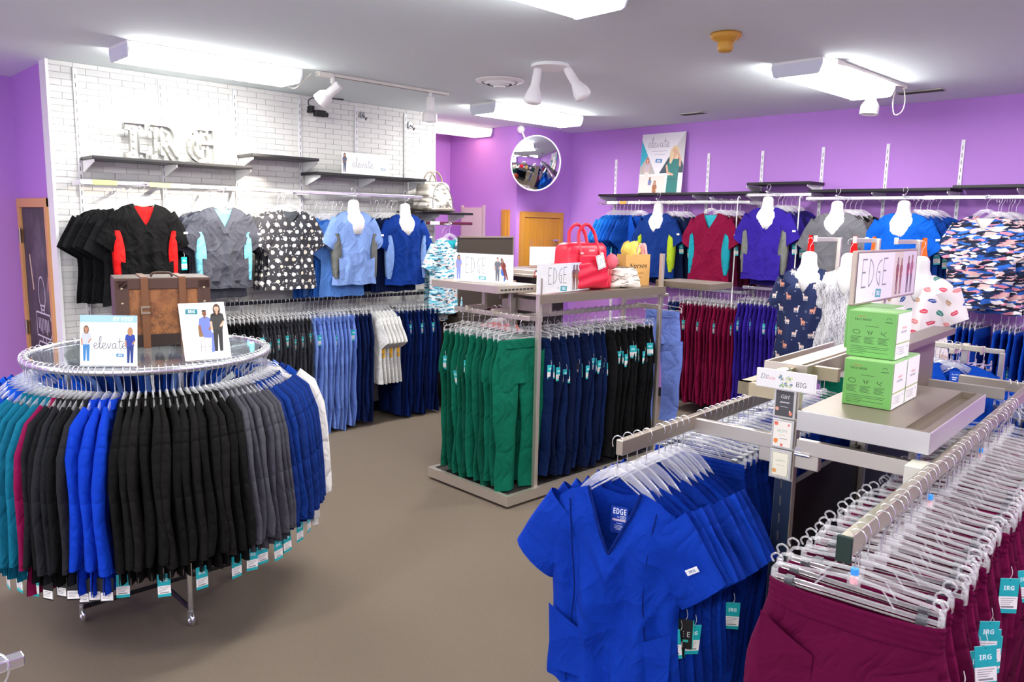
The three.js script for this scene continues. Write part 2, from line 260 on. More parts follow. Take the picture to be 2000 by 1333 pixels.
function sleeve(side, { sh = 0.19, L = 0.2, ang = 56, D = 0.03, w0 = 0.1, w1 = 0.082, seed = 1 }) {
  const a = ang * D2R, ax = [Math.cos(a) * side, -Math.sin(a)], nx = [Math.sin(a) * side, Math.cos(a)], q = rng(seed), p = q() * 6, rings = [];
  const s0 = [side * (sh - .045), -.105];
  for (let k = 0; k <= 7; k++) {
    const t = k / 7, c = [s0[0] + ax[0] * (L + .04) * t, s0[1] + ax[1] * (L + .04) * t - .02 * t * t], h = w0 + (w1 - w0) * t, d = (D * .75) * (1 - .25 * t) + .004;
    rings.push(ring(0, 0, 0, 1, 1, 16, (_, A) => { const u = Math.cos(A) * h, w = Math.sin(A) * d + .004 * Math.sin(t * 9 + A * 2 + p); return [c[0] + nx[0] * u, c[1] + nx[1] * u, w]; }));
  }
  return loft(rings);
}
function longSleeve(side, { sh = 0.19, D = 0.03, L = 0.62, seed = 1 }) {
  const q = rng(seed), p = q() * 6, path = [[sh - .075, -.05, 0], [sh - .015, -.095, .25], [sh + .018, -.19, .65], [sh + .033, -.3, .9], [sh + .045, -.42, 1], [sh + .055 + q() * .012, -.54, 1], [sh + .062, -L - .05 * q(), 1]], rings = [];
  path.forEach(([x, y, down], i) => { const a = Math.PI / 2 * (.35 + .65 * down), n = [Math.sin(a), Math.cos(a)], h = .078 - .024 * i / 6, d = D * (.95 + .16 * Math.sin(i * 1.9 + p)) * (i ? 1 : .6) * (1 - .12 * sm(3, 6, i));
    rings.push(ring(0, 0, 0, 1, 1, 14, (_, A) => { const u = Math.cos(A) * h, w = Math.sign(Math.sin(A)) * Math.pow(Math.abs(Math.sin(A)), .7) * d * (1 + .22 * Math.sin(A * 5 + p + i * .8)) + .009 * Math.sin(i * 1.3 + p); return [side * (x + n[0] * u), y + n[1] * u, w]; })); });
  return loft(rings);
}
function trouserLegs({ len = 1.0, w = 0.185, hip = 0.225, D = 0.02, hemw = 0.085, amp = 0.008, seed = 1, rise = 0.29 }) {
  const q = rng(seed), ph = [q() * 6, q() * 6, q() * 6], parts = [], wob = y => amp * Math.sin(y * 7 + ph[0]) + amp * .5 * Math.sin(y * 17 + ph[1]);
  const N = 26, seat = [];
  for (let k = 0; k <= 7; k++) { const t = k / 7, y = -rise * t, hw = w + (hip - w) * sm(0, .8, t); seat.push(ring(0, y, 0, hw, D * (.8 + .3 * t), N, (p, a) => { p[2] += wob(y) * .5 * t + amp * .6 * Math.sin(p[0] * 40 + ph[2]) * (.3 + t); return p; })); }
  parts.push(loft(seat));
  for (const s of [-1, 1]) {
    const leg = [], d2 = q() * 6;
    for (let k = 0; k <= 11; k++) { const t = k / 11, y = -rise + .035 - (len - rise + .035) * t, hw = .112 + (hemw - .112) * sm(0, .75, t) + .004 * Math.sin(t * 13 + d2), cx = s * (.115 - .012 * t) ;
      leg.push(ring(cx, y, 0, hw, D * (1.06 + .12 * Math.sin(t * 5 + d2)), 16, (p, a) => { p[2] += wob(y) * (.4 + t) + amp * .7 * Math.sin(p[0] * 50 + d2 + t * 3) + (t > .45 && t < .55 ? .004 * Math.sin(a) : 0); p[0] += .006 * Math.sin(t * 6 + d2); return p; })); }
    parts.push(loft(leg));
  }
  return mergeGeometries(parts);
}
function waistband({ w = 0.185, D = 0.02 }) {
  const rows = []; for (let k = 0; k <= 12; k++) { const y = .012 - .062 * k / 12, e = .0025 * (k % 3 ? 1 : 0); rows.push(ring(0, y, 0, w + .002 + e, D * .9 + .002 + e, 30)); } return loft(rows);
}
// flat curved patch that stands proud of a garment: a pocket with an open top
function pocketG(w, h, z, slant = 0) { const rows = []; for (let k = 0; k <= 5; k++) { const row = [], t = k / 5; for (let i = 0; i <= 8; i++) { const u = i / 8 - .5; row.push([u * w * (1 - .06 * t), -h * t + slant * u * (1 - t), z + .004 + .006 * Math.cos(u * 3) * (1 - t * .6)]); } rows.push(row); } return loft(rows, { closed: false }); }

function makeTop(name, label, category, m, o = {}) {
  const t = thing(name, label, category, [0, 0, 0], 0, o.group), key = k => k + JSON.stringify({ ...o, group: 0, label: 0, side: 0, inset: 0, sleeveMat: 0, tagm: 0 });
  part('torso', memo(key('t'), () => torso(o)), m, t);
  if (o.long) for (const s of [-1, 1]) part('long_sleeve', memo(key('l' + s), () => longSleeve(s, o)), m, t);
  else for (const s of [-1, 1]) part('short_sleeve', memo(key('s' + s), () => sleeve(s, o)), o.sleeveMat || m, t);
  const D = o.D || .03, len = o.len || .67;
  if (o.pockets) for (const s of [-1, 1]) part('pocket', memo(key('p' + s), () => pocketG(.15, .16, D * .82, s * .05).translate(s * .115, -len + .22, 0)), m, t);
  if (o.side) for (const s of [-1, 1]) part('side_panel', memo(key('sp' + s), () => loft([...Array(9).keys()].map(k => { const f = k / 8, y = -.2 - (len - .26) * f, b = Math.sin(Math.PI * Math.min(1, f * .85 + .12)); const zf = D * .55 + .008; return [[s * (.2 - .045 * b), y, zf + .004], [s * (.212 + .012 * b), y, zf], [s * (.222 + .016 * b), y, -.004], [s * (.19), y, -.006]]; }))), o.side, t, 'contrast side panel');
  if (o.inset) part('neck_inset', memo(key('i'), () => { const v = (o.v || .17) + .015, nw = (o.nw || .08) + .006, rows = []; for (let k = 0; k <= 6; k++) { const y = -.022 - (v - .022) * k / 6, x = nw * Math.max(.04, 1 - k / 6); rows.push([-1, -.5, 0, .5, 1].map(u => [u * x, y, D * .12 + D * .3 * (k / 6)])); } return loft(rows, { closed: false }); }), o.inset, t, 'contrast neck inset');
  if (o.badge) part('sleeve_badge', memo(key('b'), () => rbox(.032, .018, .002, (o.sh || .19) + .105, -.215, D * .62, .001).rotateZ(0)), WHITE, t);
  return t;
}
function makeTrousers(name, label, m, o = {}) {
  const t = thing(name, label, 'trousers', [0, 0, 0], 0, o.group), key = k => k + JSON.stringify({ ...o, group: 0, tag: 0 });
  part('legs', memo(key('L'), () => trouserLegs(o)), m, t);
  part('waistband', memo(key('W'), () => waistband(o)), m, t);
  const D = o.D || .02;
  if (o.pockets) for (const s of [-1, 1]) part('pocket', memo(key('k' + s), () => pocketG(.13, .2, D * .9, s * .07).translate(s * .13, -.1, 0)), m, t);
  return t;
}
const ORD = ['first', 'second', 'third', 'fourth', 'fifth', 'sixth', 'seventh', 'eighth', 'ninth', 'tenth'];
const nth = (label, i, n, from) => n < 2 || n > 10 ? label : `${label}, ${ORD[i]} ${from}`;
function copyOf(src, label, group) { const c = src.clone(); c.name = numbered(src.userData.kindName || src.name.replace(/_\d{3}$/, '')); scene.add(c); c.userData = { ...src.userData }; if (label) c.userData.label = label; if (group) c.userData.group = group; return c; }
function put(o, x, y, z, ry = 0, rz = 0, rx = 0) { o.position.set(x, y, z); o.rotation.set(rx, ry, rz, 'YXZ'); return o; }

// ---------------------------------------------------------------- hangers; the inside of the hook's bend is at y = 0
const hookG = tube([[-.017, -.03, 0], [-.0195, -.012, 0], [-.012, .004, 0], [0, .0085, 0], [.012, .004, 0], [.0185, -.012, 0], [.013, -.032, 0], [.002, -.05, 0], [0, -.072, 0], [0, -.105, 0]], .0019, 30, 5);
const armG = (() => {
  const out = []; for (const s of [-1, 1]) {
    const rings = []; for (let k = 0; k <= 9; k++) { const t = k / 9, x = s * (.004 + .168 * t), y = -.112 - .03 * t - .112 * t * t, h = .015 - .006 * t + .006 * Math.sin(t * 3.1); rings.push(ring(x, y, 0, 1, 1, 8, (_, a) => [x, y + Math.cos(a) * h, Math.sin(a) * .0045])); }
    out.push(loft(rings, { caps: true }));
    out.push(tube([[s * .012, -.128, 0], [s * .045, -.152, 0], [s * .095, -.187, 0], [s * .14, -.222, 0]], .0032, 8, 5));
  }
  out.push(cyl(.014, .014, .009, 0, -.112, 0, 12, 'z')); return join(out);
})();
const railG = (() => {
  const out = [];
  for (const s of [-1, 1]) {
    out.push(tube([[0, -.108, 0], [s * .05, -.113, 0], [s * .12, -.121, 0], [s * .17, -.124, 0], [s * .184, -.134, 0], [s * .187, -.15, 0], [s * .186, -.172, 0]], .0046, 14, 6));
    out.push(rbox(.012, .034, .009, s * .182, -.158, 0, .002, 1));
    out.push(bar([s * .06, -.115, 0], [s * .09, -.155, 0], .0024, 5));
    out.push(tube([[s * .186, -.125, 0], [s * .193, -.112, 0], [s * .18, -.101, 0], [s * .165, -.11, 0], [s * .168, -.124, 0]], .0028, 10, 5));
  }
  out.push(rbox(.364, .011, .007, 0, -.156, 0, .002, 1), bar([-.182, -.168, 0], [.182, -.168, 0], .0028, 5), rbox(.03, .03, .008, 0, -.112, 0, .003, 1));
  return join(out);
})();
const clipG = s => join([rbox(.02, .045, .0035, s * .145, -.172, .009, .001, 1), rbox(.02, .045, .0035, s * .145, -.172, -.009, .001, 1), cyl(.005, .005, .02, s * .145, -.153, 0, 8, 'x')]);
const clipL = clipG(-1), clipR = clipG(1), CLIPM = mat('#8d9094', 0.35, 0.7);
function makeTopHanger() { const t = thing('top_hanger', 'x', 'hanger'); part('hook', hookG, WIRE, t); part('arms', armG, CLEAR, t); return t; }
function makeClipHanger() { const t = thing('clip_hanger', 'x', 'hanger'); part('hook', hookG, WIRE, t); part('bar', railG, CLEAR, t); part('clip', clipL, CLIPM, t); part('clip', clipR, CLIPM, t); return t; }
const sizerG = cyl(.009, .009, .014, 0, -.092, 0, 10), sizerM = { blue: mat('#3f9ff0', 0.4), pink: mat('#f2b8bd', 0.5) };
let topH = null, clipH = null;
function topHanger(label, group) { const h = topH ? copyOf(topH, label, group) : (topH = makeTopHanger()); return tag(h, label, 'hanger', group); }
function clipHanger(label, group) { const h = clipH ? copyOf(clipH, label, group) : (clipH = makeClipHanger()); return tag(h, label, 'hanger', group); }
// a garment on its hanger at a point of a bar: drop from the bar's top to the neck or the waist
const NECK = 0.148, WAIST = 0.172;
function hangTop(o, p, ry, hl, hg, tilt = 0) { put(o, p[0], p[1] - NECK, p[2], ry, tilt); if (hl) put(topHanger(hl, hg), p[0], p[1], p[2], ry, tilt); return o; }
function hangTrousers(o, p, ry, hl, hg, tilt = 0) { put(o, p[0], p[1] - WAIST, p[2], ry, tilt); if (hl) put(clipHanger(hl, hg), p[0], p[1], p[2], ry, tilt); return o; }
// ---------------------------------------------------------------- wall fittings
const SLOT = mat('#3c3c42', 0.6);
function standard(p, y0, y1, ry, label, group, m) {
  const t = thing('slotted_standard', label, 'wall standard', p, ry, group);
  part('channel', box(.028, y1 - y0, .014, 0, (y0 + y1) / 2, .007), m, t);
  const s = []; for (let y = y0 + .04; y < y1 - .03; y += .06) s.push(box(.004, .034, .003, 0, y, .014)); part('slots', s, SLOT, t).userData.kind = 'stuff';
}
function wallShelf(p, w, ry, label, brackets, d = .3) {
  const t = thing('wall_shelf', label, 'shelf', p, ry);
  part('board', rbox(w, .026, d, 0, -.013, d / 2 + .004, .005), SHELF, t);
  for (const x of brackets) part('bracket', extr([[0, 0], [d - .03, 0], [d - .03, -.018], [.03, -.085], [0, -.085]], .006).rotateY(-Math.PI / 2).translate(x, -.027, .012), WHITE, t);
}
function rail(a, b, label, wallDir, m = CHROME, strips = [], ends = 3) { // flat bar held off the wall
  const t = thing('hang_rail', label, 'rail', [0, 0, 0]), along = Math.abs(a[0] - b[0]) > Math.abs(a[2] - b[2]);
  part('tube', along ? rbox(Math.abs(a[0] - b[0]), .03, .014, (a[0] + b[0]) / 2, a[1], a[2]) : rbox(.014, .03, Math.abs(a[2] - b[2]), a[0], a[1], (a[2] + b[2]) / 2), m, t);
  for (let i = 0; i < ends; i++) { const f = (i + .04) / (ends - .92), x = a[0] + (b[0] - a[0]) * f, z = a[2] + (b[2] - a[2]) * f; part('bracket', along ? box2(x - .006, x + .006, a[1] - .02, a[1] + .012, BACK + .01, a[2]) : box2(LEFT + .01, a[0], a[1] - .02, a[1] + .012, z - .006, z + .006), WHITE, t); }
  for (const [u0, u1, c] of strips) part('size_strip', along ? box2(u0, u1, a[1] - .016, a[1] + .016, a[2] + .007, a[2] + .011) : box2(a[0] + .007, a[0] + .011, a[1] - .016, a[1] + .016, u0, u1), mat(c, 0.6), t);
}
const SL = [['first', -1.80], ['second', -2.405], ['third', -3.01], ['fourth', -3.61], ['fifth', -4.20], ['last', -4.77]];
for (const [n, z] of SL) standard([LEFT + .008, 0, z], .35, 2.97, Math.PI / 2, `white slotted metal strip, ${n} from the left on the brick wall`, 'slotted strips on the brick wall', mat('#dcdcdc', 0.5, 0.1));
const SB = [['first', -5.83, 2.667], ['second', -4.603, 2.68], ['third', -3.99, 2.675], ['fourth', -3.375, 2.68], ['fifth', -2.79, 2.677], ['sixth', -2.19, 2.677]];
for (const [n, x, y] of SB) standard([x, 0, BACK], .35, y, 0, `white slotted metal strip, ${n} from the left on the purple wall`, 'slotted strips on the purple wall', mat('#f4f2f6', 0.5));
wallShelf([LEFT, 2.336, -2.41], 1.21, Math.PI / 2, 'black wall shelf carrying the three letters on brick wall', [.6, 0, -.59]);
wallShelf([LEFT, 2.44, -3.325], .62, Math.PI / 2, 'short empty black wall shelf, the highest on brick wall', [.31, -.29]);
wallShelf([LEFT, 2.326, -4.215], 1.21, Math.PI / 2, 'black wall shelf carrying the low white lettered sign', [.6, .01, -.56]);
wallShelf([LEFT, 2.012, -5.05], .76, Math.PI / 2, 'black wall shelf under the camouflage bag at brick wall end', [.28, -.05]);
wallShelf([-5.56, 2.262, BACK], .56, 0, 'black shelf board at the left end of the purple wall', [-.27]);
wallShelf([-4.56, 2.268, BACK], 1.44, 0, 'long black shelf board under the poster on the purple wall', [-.04, .57]);
wallShelf([-3.66, 2.352, BACK], .64, 0, 'short raised black shelf board above the indigo tops', [-.33, .285]);
wallShelf([-2.755, 2.275, BACK], 1.19, 0, 'black shelf board above the grey and orange trimmed tops', [-.62, -.035, .565]);
wallShelf([-1.6, 2.292, BACK], 1.1, 0, 'black shelf board at the right, above the camouflage tops', [-.1]);
rail([-6.25, 2.146, -1.72], [-6.25, 2.146, -4.82], 'chrome hanging rail along the brick wall above the tops', 0, CHROME, [[-1.97, -1.8, '#c6e06a'], [-2.36, -2.2, '#c6e06a'], [-1.8, -1.73, '#f2f2f2'], [-2.5, -2.36, '#f0f0ee'], [-3.0, -2.75, '#e6e6e2']], 6);
rail([-6.22, 1.9, -4.82], [-6.22, 1.9, -5.42], 'short dark rail under the shelf with the camouflage bag', 0, mat('#5a2038', 0.4, 0.3), [[-4.98, -4.86, '#e8e8ea']], 2);
rail([-6.22, 1.205, -2.2], [-6.22, 1.205, -4.98], 'dark hanging bar along the brick wall carrying trousers', 0, mat('#2b2d36', 0.3, 0.7), [], 5);
rail([-5.83, 2.165, -6.99], [-3.93, 2.165, -6.99], 'chrome hanging rail under the poster shelf', 0, CHROME, [[-5.52, -5.43, '#e8a33c'], [-5.7, -5.55, '#f0eeee'], [-5.4, -5.1, '#dcd6d0']], 3);
rail([-3.965, 2.232, -6.99], [-3.32, 2.232, -6.99], 'short chrome rail under the raised shelf board', 0, CHROME, [], 2);
rail([-3.37, 2.195, -6.99], [-1.1, 2.195, -6.99], 'chrome hanging rail at the right of the purple wall', 0, CHROME, [[-2.35, -2.27, '#f3f3ef']], 4);
rail([-4.8, 1.283, -6.99], [-3.96, 1.283, -6.99], 'chrome bar holding the wine trousers at the purple wall', 0, CHROME, [], 3);
rail([-3.95, 1.34, -6.99], [-3.2, 1.34, -6.99], 'chrome bar holding the indigo trousers at the purple wall', 0, CHROME, [], 3);
rail([-2.6, 1.312, -6.99], [-1.1, 1.312, -6.99], 'dark bar holding royal blue trousers at the purple wall', 0, mat('#3a3540', 0.3, 0.7), [], 3);
for (const [x, l] of [[-4.03, 'thin white rod between the wine and indigo tops'], [-3.4, 'thin white rod between the indigo and grey tops']]) { const t = thing('divider_rod', l, 'rod', [x, 0, -6.93]); part('rod', bar([0, .02, .0], [0, 2.2, 0], .006), WHITE, t); part('foot', cyl(.03, .03, .02, 0, .01, 0), WHITE, t); part('hook', tube([[0, 2.2, 0], [0, 2.22, -.02], [0, 2.2, -.045]], .005, 8, 6), WHITE, t); }

// ---------------------------------------------------------------- tops shown face out on both walls
function neckForm(p, ry, label, s = 1) { // white plastic neck and upper chest
  const t = thing('neck_form', label, 'display form', p, ry);
  const rings = [[.118, .012], [.114, .03], [.104, .043], [.088, .05], [.06, .051], [.03, .054], [0, .068], [-.03, .092], [-.07, .112], [-.13, .118], [-.19, .1]].map(([y, r]) => ring(0, y * s, 0, r * s, (y > .02 ? r * .92 : r * .5 + .012) * s, 22));
  part('neck', loft(rings, { caps: true }), mat('#f3f1ec', 0.5), t); part('hook', hookG.clone().translate(0, .118 + .1, 0), WIRE, t); return t;
}
function arm(p, ry, label, L = .4) { const t = thing('faceout_arm', label, 'display arm', p, ry, null); part('arm', rbox(.012, .022, L, 0, -.011, -L / 2 + .07), CHROME, t); part('end_knob', new THREE.SphereGeometry(.011, 10, 8).translate(0, -.004, .078), CHROME, t); }
const HT = 'clear plastic hanger under a top displayed on the ', wallTops = [];
function faceOut({ wall, u, y, front, mid, n, label, blabel, m, bm, o = {}, bo = {}, form, dx = 0, drop = 0, gl, below, tags = 0, shift = 0 }) {
  const L = wall === 'left', ry = L ? Math.PI / 2 : 0, at = (d, k) => L ? [LEFT + d, y, u + k] : [u + k, y, BACK + d], q = rng(Math.round(u * -997));
  arm([...at(.36, 0)], ry, 'chrome display arm behind the ' + label, .35);
  const hl = `clear hanger among the ${gl}`, hg = `hangers of the ${gl}`;
  const f = makeTop('scrub_top', label, 'top', m, { seed: 3, badge: 1, hi: 1, amp: .0065, D: form ? .06 : .035, ...o });
  put(f, at(front, 0)[0], y - NECK, at(front, 0)[2], ry);
  if (form) neckForm([at(front, 0)[0], y - NECK - .015, at(front, 0)[2]], ry, 'white neck form inside the ' + label);
  else put(topHanger(`clear hanger holding the ${label}`), ...at(front, 0), ry);
  for (let i = 0; i < n; i++) {
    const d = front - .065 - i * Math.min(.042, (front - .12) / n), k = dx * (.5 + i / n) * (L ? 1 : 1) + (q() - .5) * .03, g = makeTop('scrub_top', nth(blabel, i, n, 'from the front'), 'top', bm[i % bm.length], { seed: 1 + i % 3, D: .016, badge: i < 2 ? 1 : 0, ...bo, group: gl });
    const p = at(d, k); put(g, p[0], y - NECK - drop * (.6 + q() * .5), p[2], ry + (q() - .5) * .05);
    put(topHanger(hl, hg), p[0], y - drop * .8, p[2], ry);
    if (tags && i < tags) hangTag(g, (.2 + .03 * i), -.3 - .03 * (i % 2), .02, .2 * i, .1);
  }
  return f;
}
{
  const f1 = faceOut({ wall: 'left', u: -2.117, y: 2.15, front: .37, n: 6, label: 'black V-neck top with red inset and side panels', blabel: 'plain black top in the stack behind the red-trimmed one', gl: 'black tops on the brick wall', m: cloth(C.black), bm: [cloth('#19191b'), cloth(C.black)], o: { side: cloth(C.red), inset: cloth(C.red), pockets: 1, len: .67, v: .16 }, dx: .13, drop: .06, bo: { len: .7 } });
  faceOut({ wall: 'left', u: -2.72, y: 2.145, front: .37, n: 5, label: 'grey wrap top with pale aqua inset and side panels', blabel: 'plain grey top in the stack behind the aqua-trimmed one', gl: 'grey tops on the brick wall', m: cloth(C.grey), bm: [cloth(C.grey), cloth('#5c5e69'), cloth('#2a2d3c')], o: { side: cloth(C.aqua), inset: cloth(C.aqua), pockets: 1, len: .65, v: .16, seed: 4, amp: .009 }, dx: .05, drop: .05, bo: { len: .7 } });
  faceOut({ wall: 'left', u: -3.31, y: 2.14, front: .37, n: 4, label: 'charcoal top printed with pale cotton balls', blabel: 'cotton ball print top in the stack behind the front one', gl: 'cotton ball print tops', m: COTTON, bm: [COTTON], o: { v: .1, round: 1, inset: cloth('#54585f'), len: .68, badge: 0 }, dx: .02, drop: .02, bo: { badge: 0 } });
  const pr = hangTag(f1, .27, -.4, .03, .3, 0); pr.material = TAGM;
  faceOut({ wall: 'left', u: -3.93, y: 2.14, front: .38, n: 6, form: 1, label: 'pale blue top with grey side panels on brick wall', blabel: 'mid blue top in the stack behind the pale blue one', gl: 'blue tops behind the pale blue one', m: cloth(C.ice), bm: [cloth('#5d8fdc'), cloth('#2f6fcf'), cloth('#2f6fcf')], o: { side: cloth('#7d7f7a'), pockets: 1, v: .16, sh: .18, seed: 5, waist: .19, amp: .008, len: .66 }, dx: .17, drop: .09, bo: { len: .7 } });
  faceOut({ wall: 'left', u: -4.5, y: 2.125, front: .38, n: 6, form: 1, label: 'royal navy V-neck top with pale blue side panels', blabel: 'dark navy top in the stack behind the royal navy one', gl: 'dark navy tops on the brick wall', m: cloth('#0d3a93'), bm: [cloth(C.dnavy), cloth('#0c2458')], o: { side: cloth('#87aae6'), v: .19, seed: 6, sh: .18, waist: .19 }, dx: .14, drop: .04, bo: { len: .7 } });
  faceOut({ wall: 'left', u: -5.02, y: 1.9, front: .42, n: 2, label: 'aqua scenic print top below the camouflage bag', blabel: 'aqua scenic print top hanging behind its front copy', gl: 'aqua print tops', m: WAVES, bm: [WAVES], o: { v: .12, inset: cloth(C.cyan), D: .1, len: .74, badge: 0, amp: .014, sh: .2, chest: .25, waist: .25, hem: .27 }, drop: .06, bo: { badge: 0, len: .78 } });
  // purple wall
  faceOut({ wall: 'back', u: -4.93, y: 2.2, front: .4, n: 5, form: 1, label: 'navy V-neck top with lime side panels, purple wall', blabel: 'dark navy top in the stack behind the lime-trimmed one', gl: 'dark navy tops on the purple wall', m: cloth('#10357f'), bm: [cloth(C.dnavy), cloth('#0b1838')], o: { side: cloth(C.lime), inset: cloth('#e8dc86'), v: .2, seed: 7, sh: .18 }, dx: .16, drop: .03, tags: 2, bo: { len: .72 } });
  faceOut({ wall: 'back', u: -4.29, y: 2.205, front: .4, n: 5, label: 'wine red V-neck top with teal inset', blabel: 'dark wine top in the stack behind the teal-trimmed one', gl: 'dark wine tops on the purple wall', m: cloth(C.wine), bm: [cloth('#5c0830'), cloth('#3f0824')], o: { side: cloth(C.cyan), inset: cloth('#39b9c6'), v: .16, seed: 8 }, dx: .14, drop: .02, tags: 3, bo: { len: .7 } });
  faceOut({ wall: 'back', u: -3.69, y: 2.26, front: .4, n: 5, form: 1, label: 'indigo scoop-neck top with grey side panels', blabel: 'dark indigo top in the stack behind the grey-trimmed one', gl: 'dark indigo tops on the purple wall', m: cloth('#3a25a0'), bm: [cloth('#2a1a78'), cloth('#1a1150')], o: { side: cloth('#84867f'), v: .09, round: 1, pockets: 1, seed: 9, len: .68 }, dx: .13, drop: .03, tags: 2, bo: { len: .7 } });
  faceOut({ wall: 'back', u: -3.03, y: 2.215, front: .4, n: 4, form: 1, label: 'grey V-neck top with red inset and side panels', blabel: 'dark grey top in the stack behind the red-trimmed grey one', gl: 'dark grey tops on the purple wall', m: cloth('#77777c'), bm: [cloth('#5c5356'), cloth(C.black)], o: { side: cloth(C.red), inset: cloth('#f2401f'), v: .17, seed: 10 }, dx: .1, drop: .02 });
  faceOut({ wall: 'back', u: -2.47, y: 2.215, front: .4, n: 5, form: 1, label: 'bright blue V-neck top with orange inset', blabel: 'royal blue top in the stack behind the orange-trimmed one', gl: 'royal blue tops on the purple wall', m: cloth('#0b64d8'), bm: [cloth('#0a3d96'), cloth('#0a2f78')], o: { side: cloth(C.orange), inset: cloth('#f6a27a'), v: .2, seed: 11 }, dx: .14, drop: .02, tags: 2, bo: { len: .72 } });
  faceOut({ wall: 'back', u: -1.86, y: 2.2, front: .4, n: 5, label: 'navy, pink and white camouflage print top', blabel: 'camouflage print top in the stack behind its front copy', gl: 'camouflage print tops on the purple wall', m: CAMO, bm: [CAMO], o: { v: .12, inset: cloth('#efe9e2'), len: .72, D: .065, badge: 0, seed: 12, chest: .235, waist: .24, hem: .205, hi: 1, amp: .012 }, dx: .12, drop: .02, bo: { badge: 0, len: .74 } });
  // side-on tops at the left end of the purple wall
  const cs = ['#1f7fe0', '#2a86e6', '#1b74da', '#0f62cc', '#0d57bd', '#0b3f97', '#0c49a8'];
  for (let i = 0; i < 7; i++) { const t = makeTop('scrub_top', nth('bright blue top hanging side-on behind the red backpack', i, 7, 'from left'), 'top', cloth(cs[i]), { seed: 1 + i % 3, D: .02, len: .7, group: 'blue tops hanging side-on', badge: 1 }); hangTop(t, [-5.62 + i * .052, 2.18, -6.99], Math.PI / 2 - .25, 'clear hanger of a bright blue top hung side-on', 'hangers of the side-on blue tops'); if (i % 3 === 1) hangTag(t, -.22, -.36, .02, 1.2); }
  for (let i = 0; i < 2; i++) { const t = makeTop('scrub_top', nth('cobalt blue top half hidden left of the lime-trimmed top', i, 2, 'from the front'), 'top', cloth('#0a49b4'), { seed: 2, D: .03, group: 'cobalt tops' }); hangTop(t, [-5.22, 2.18, -6.93 - i * .06], .12, 'dark hanger of the cobalt blue top', 'hangers of the cobalt tops'); }
}

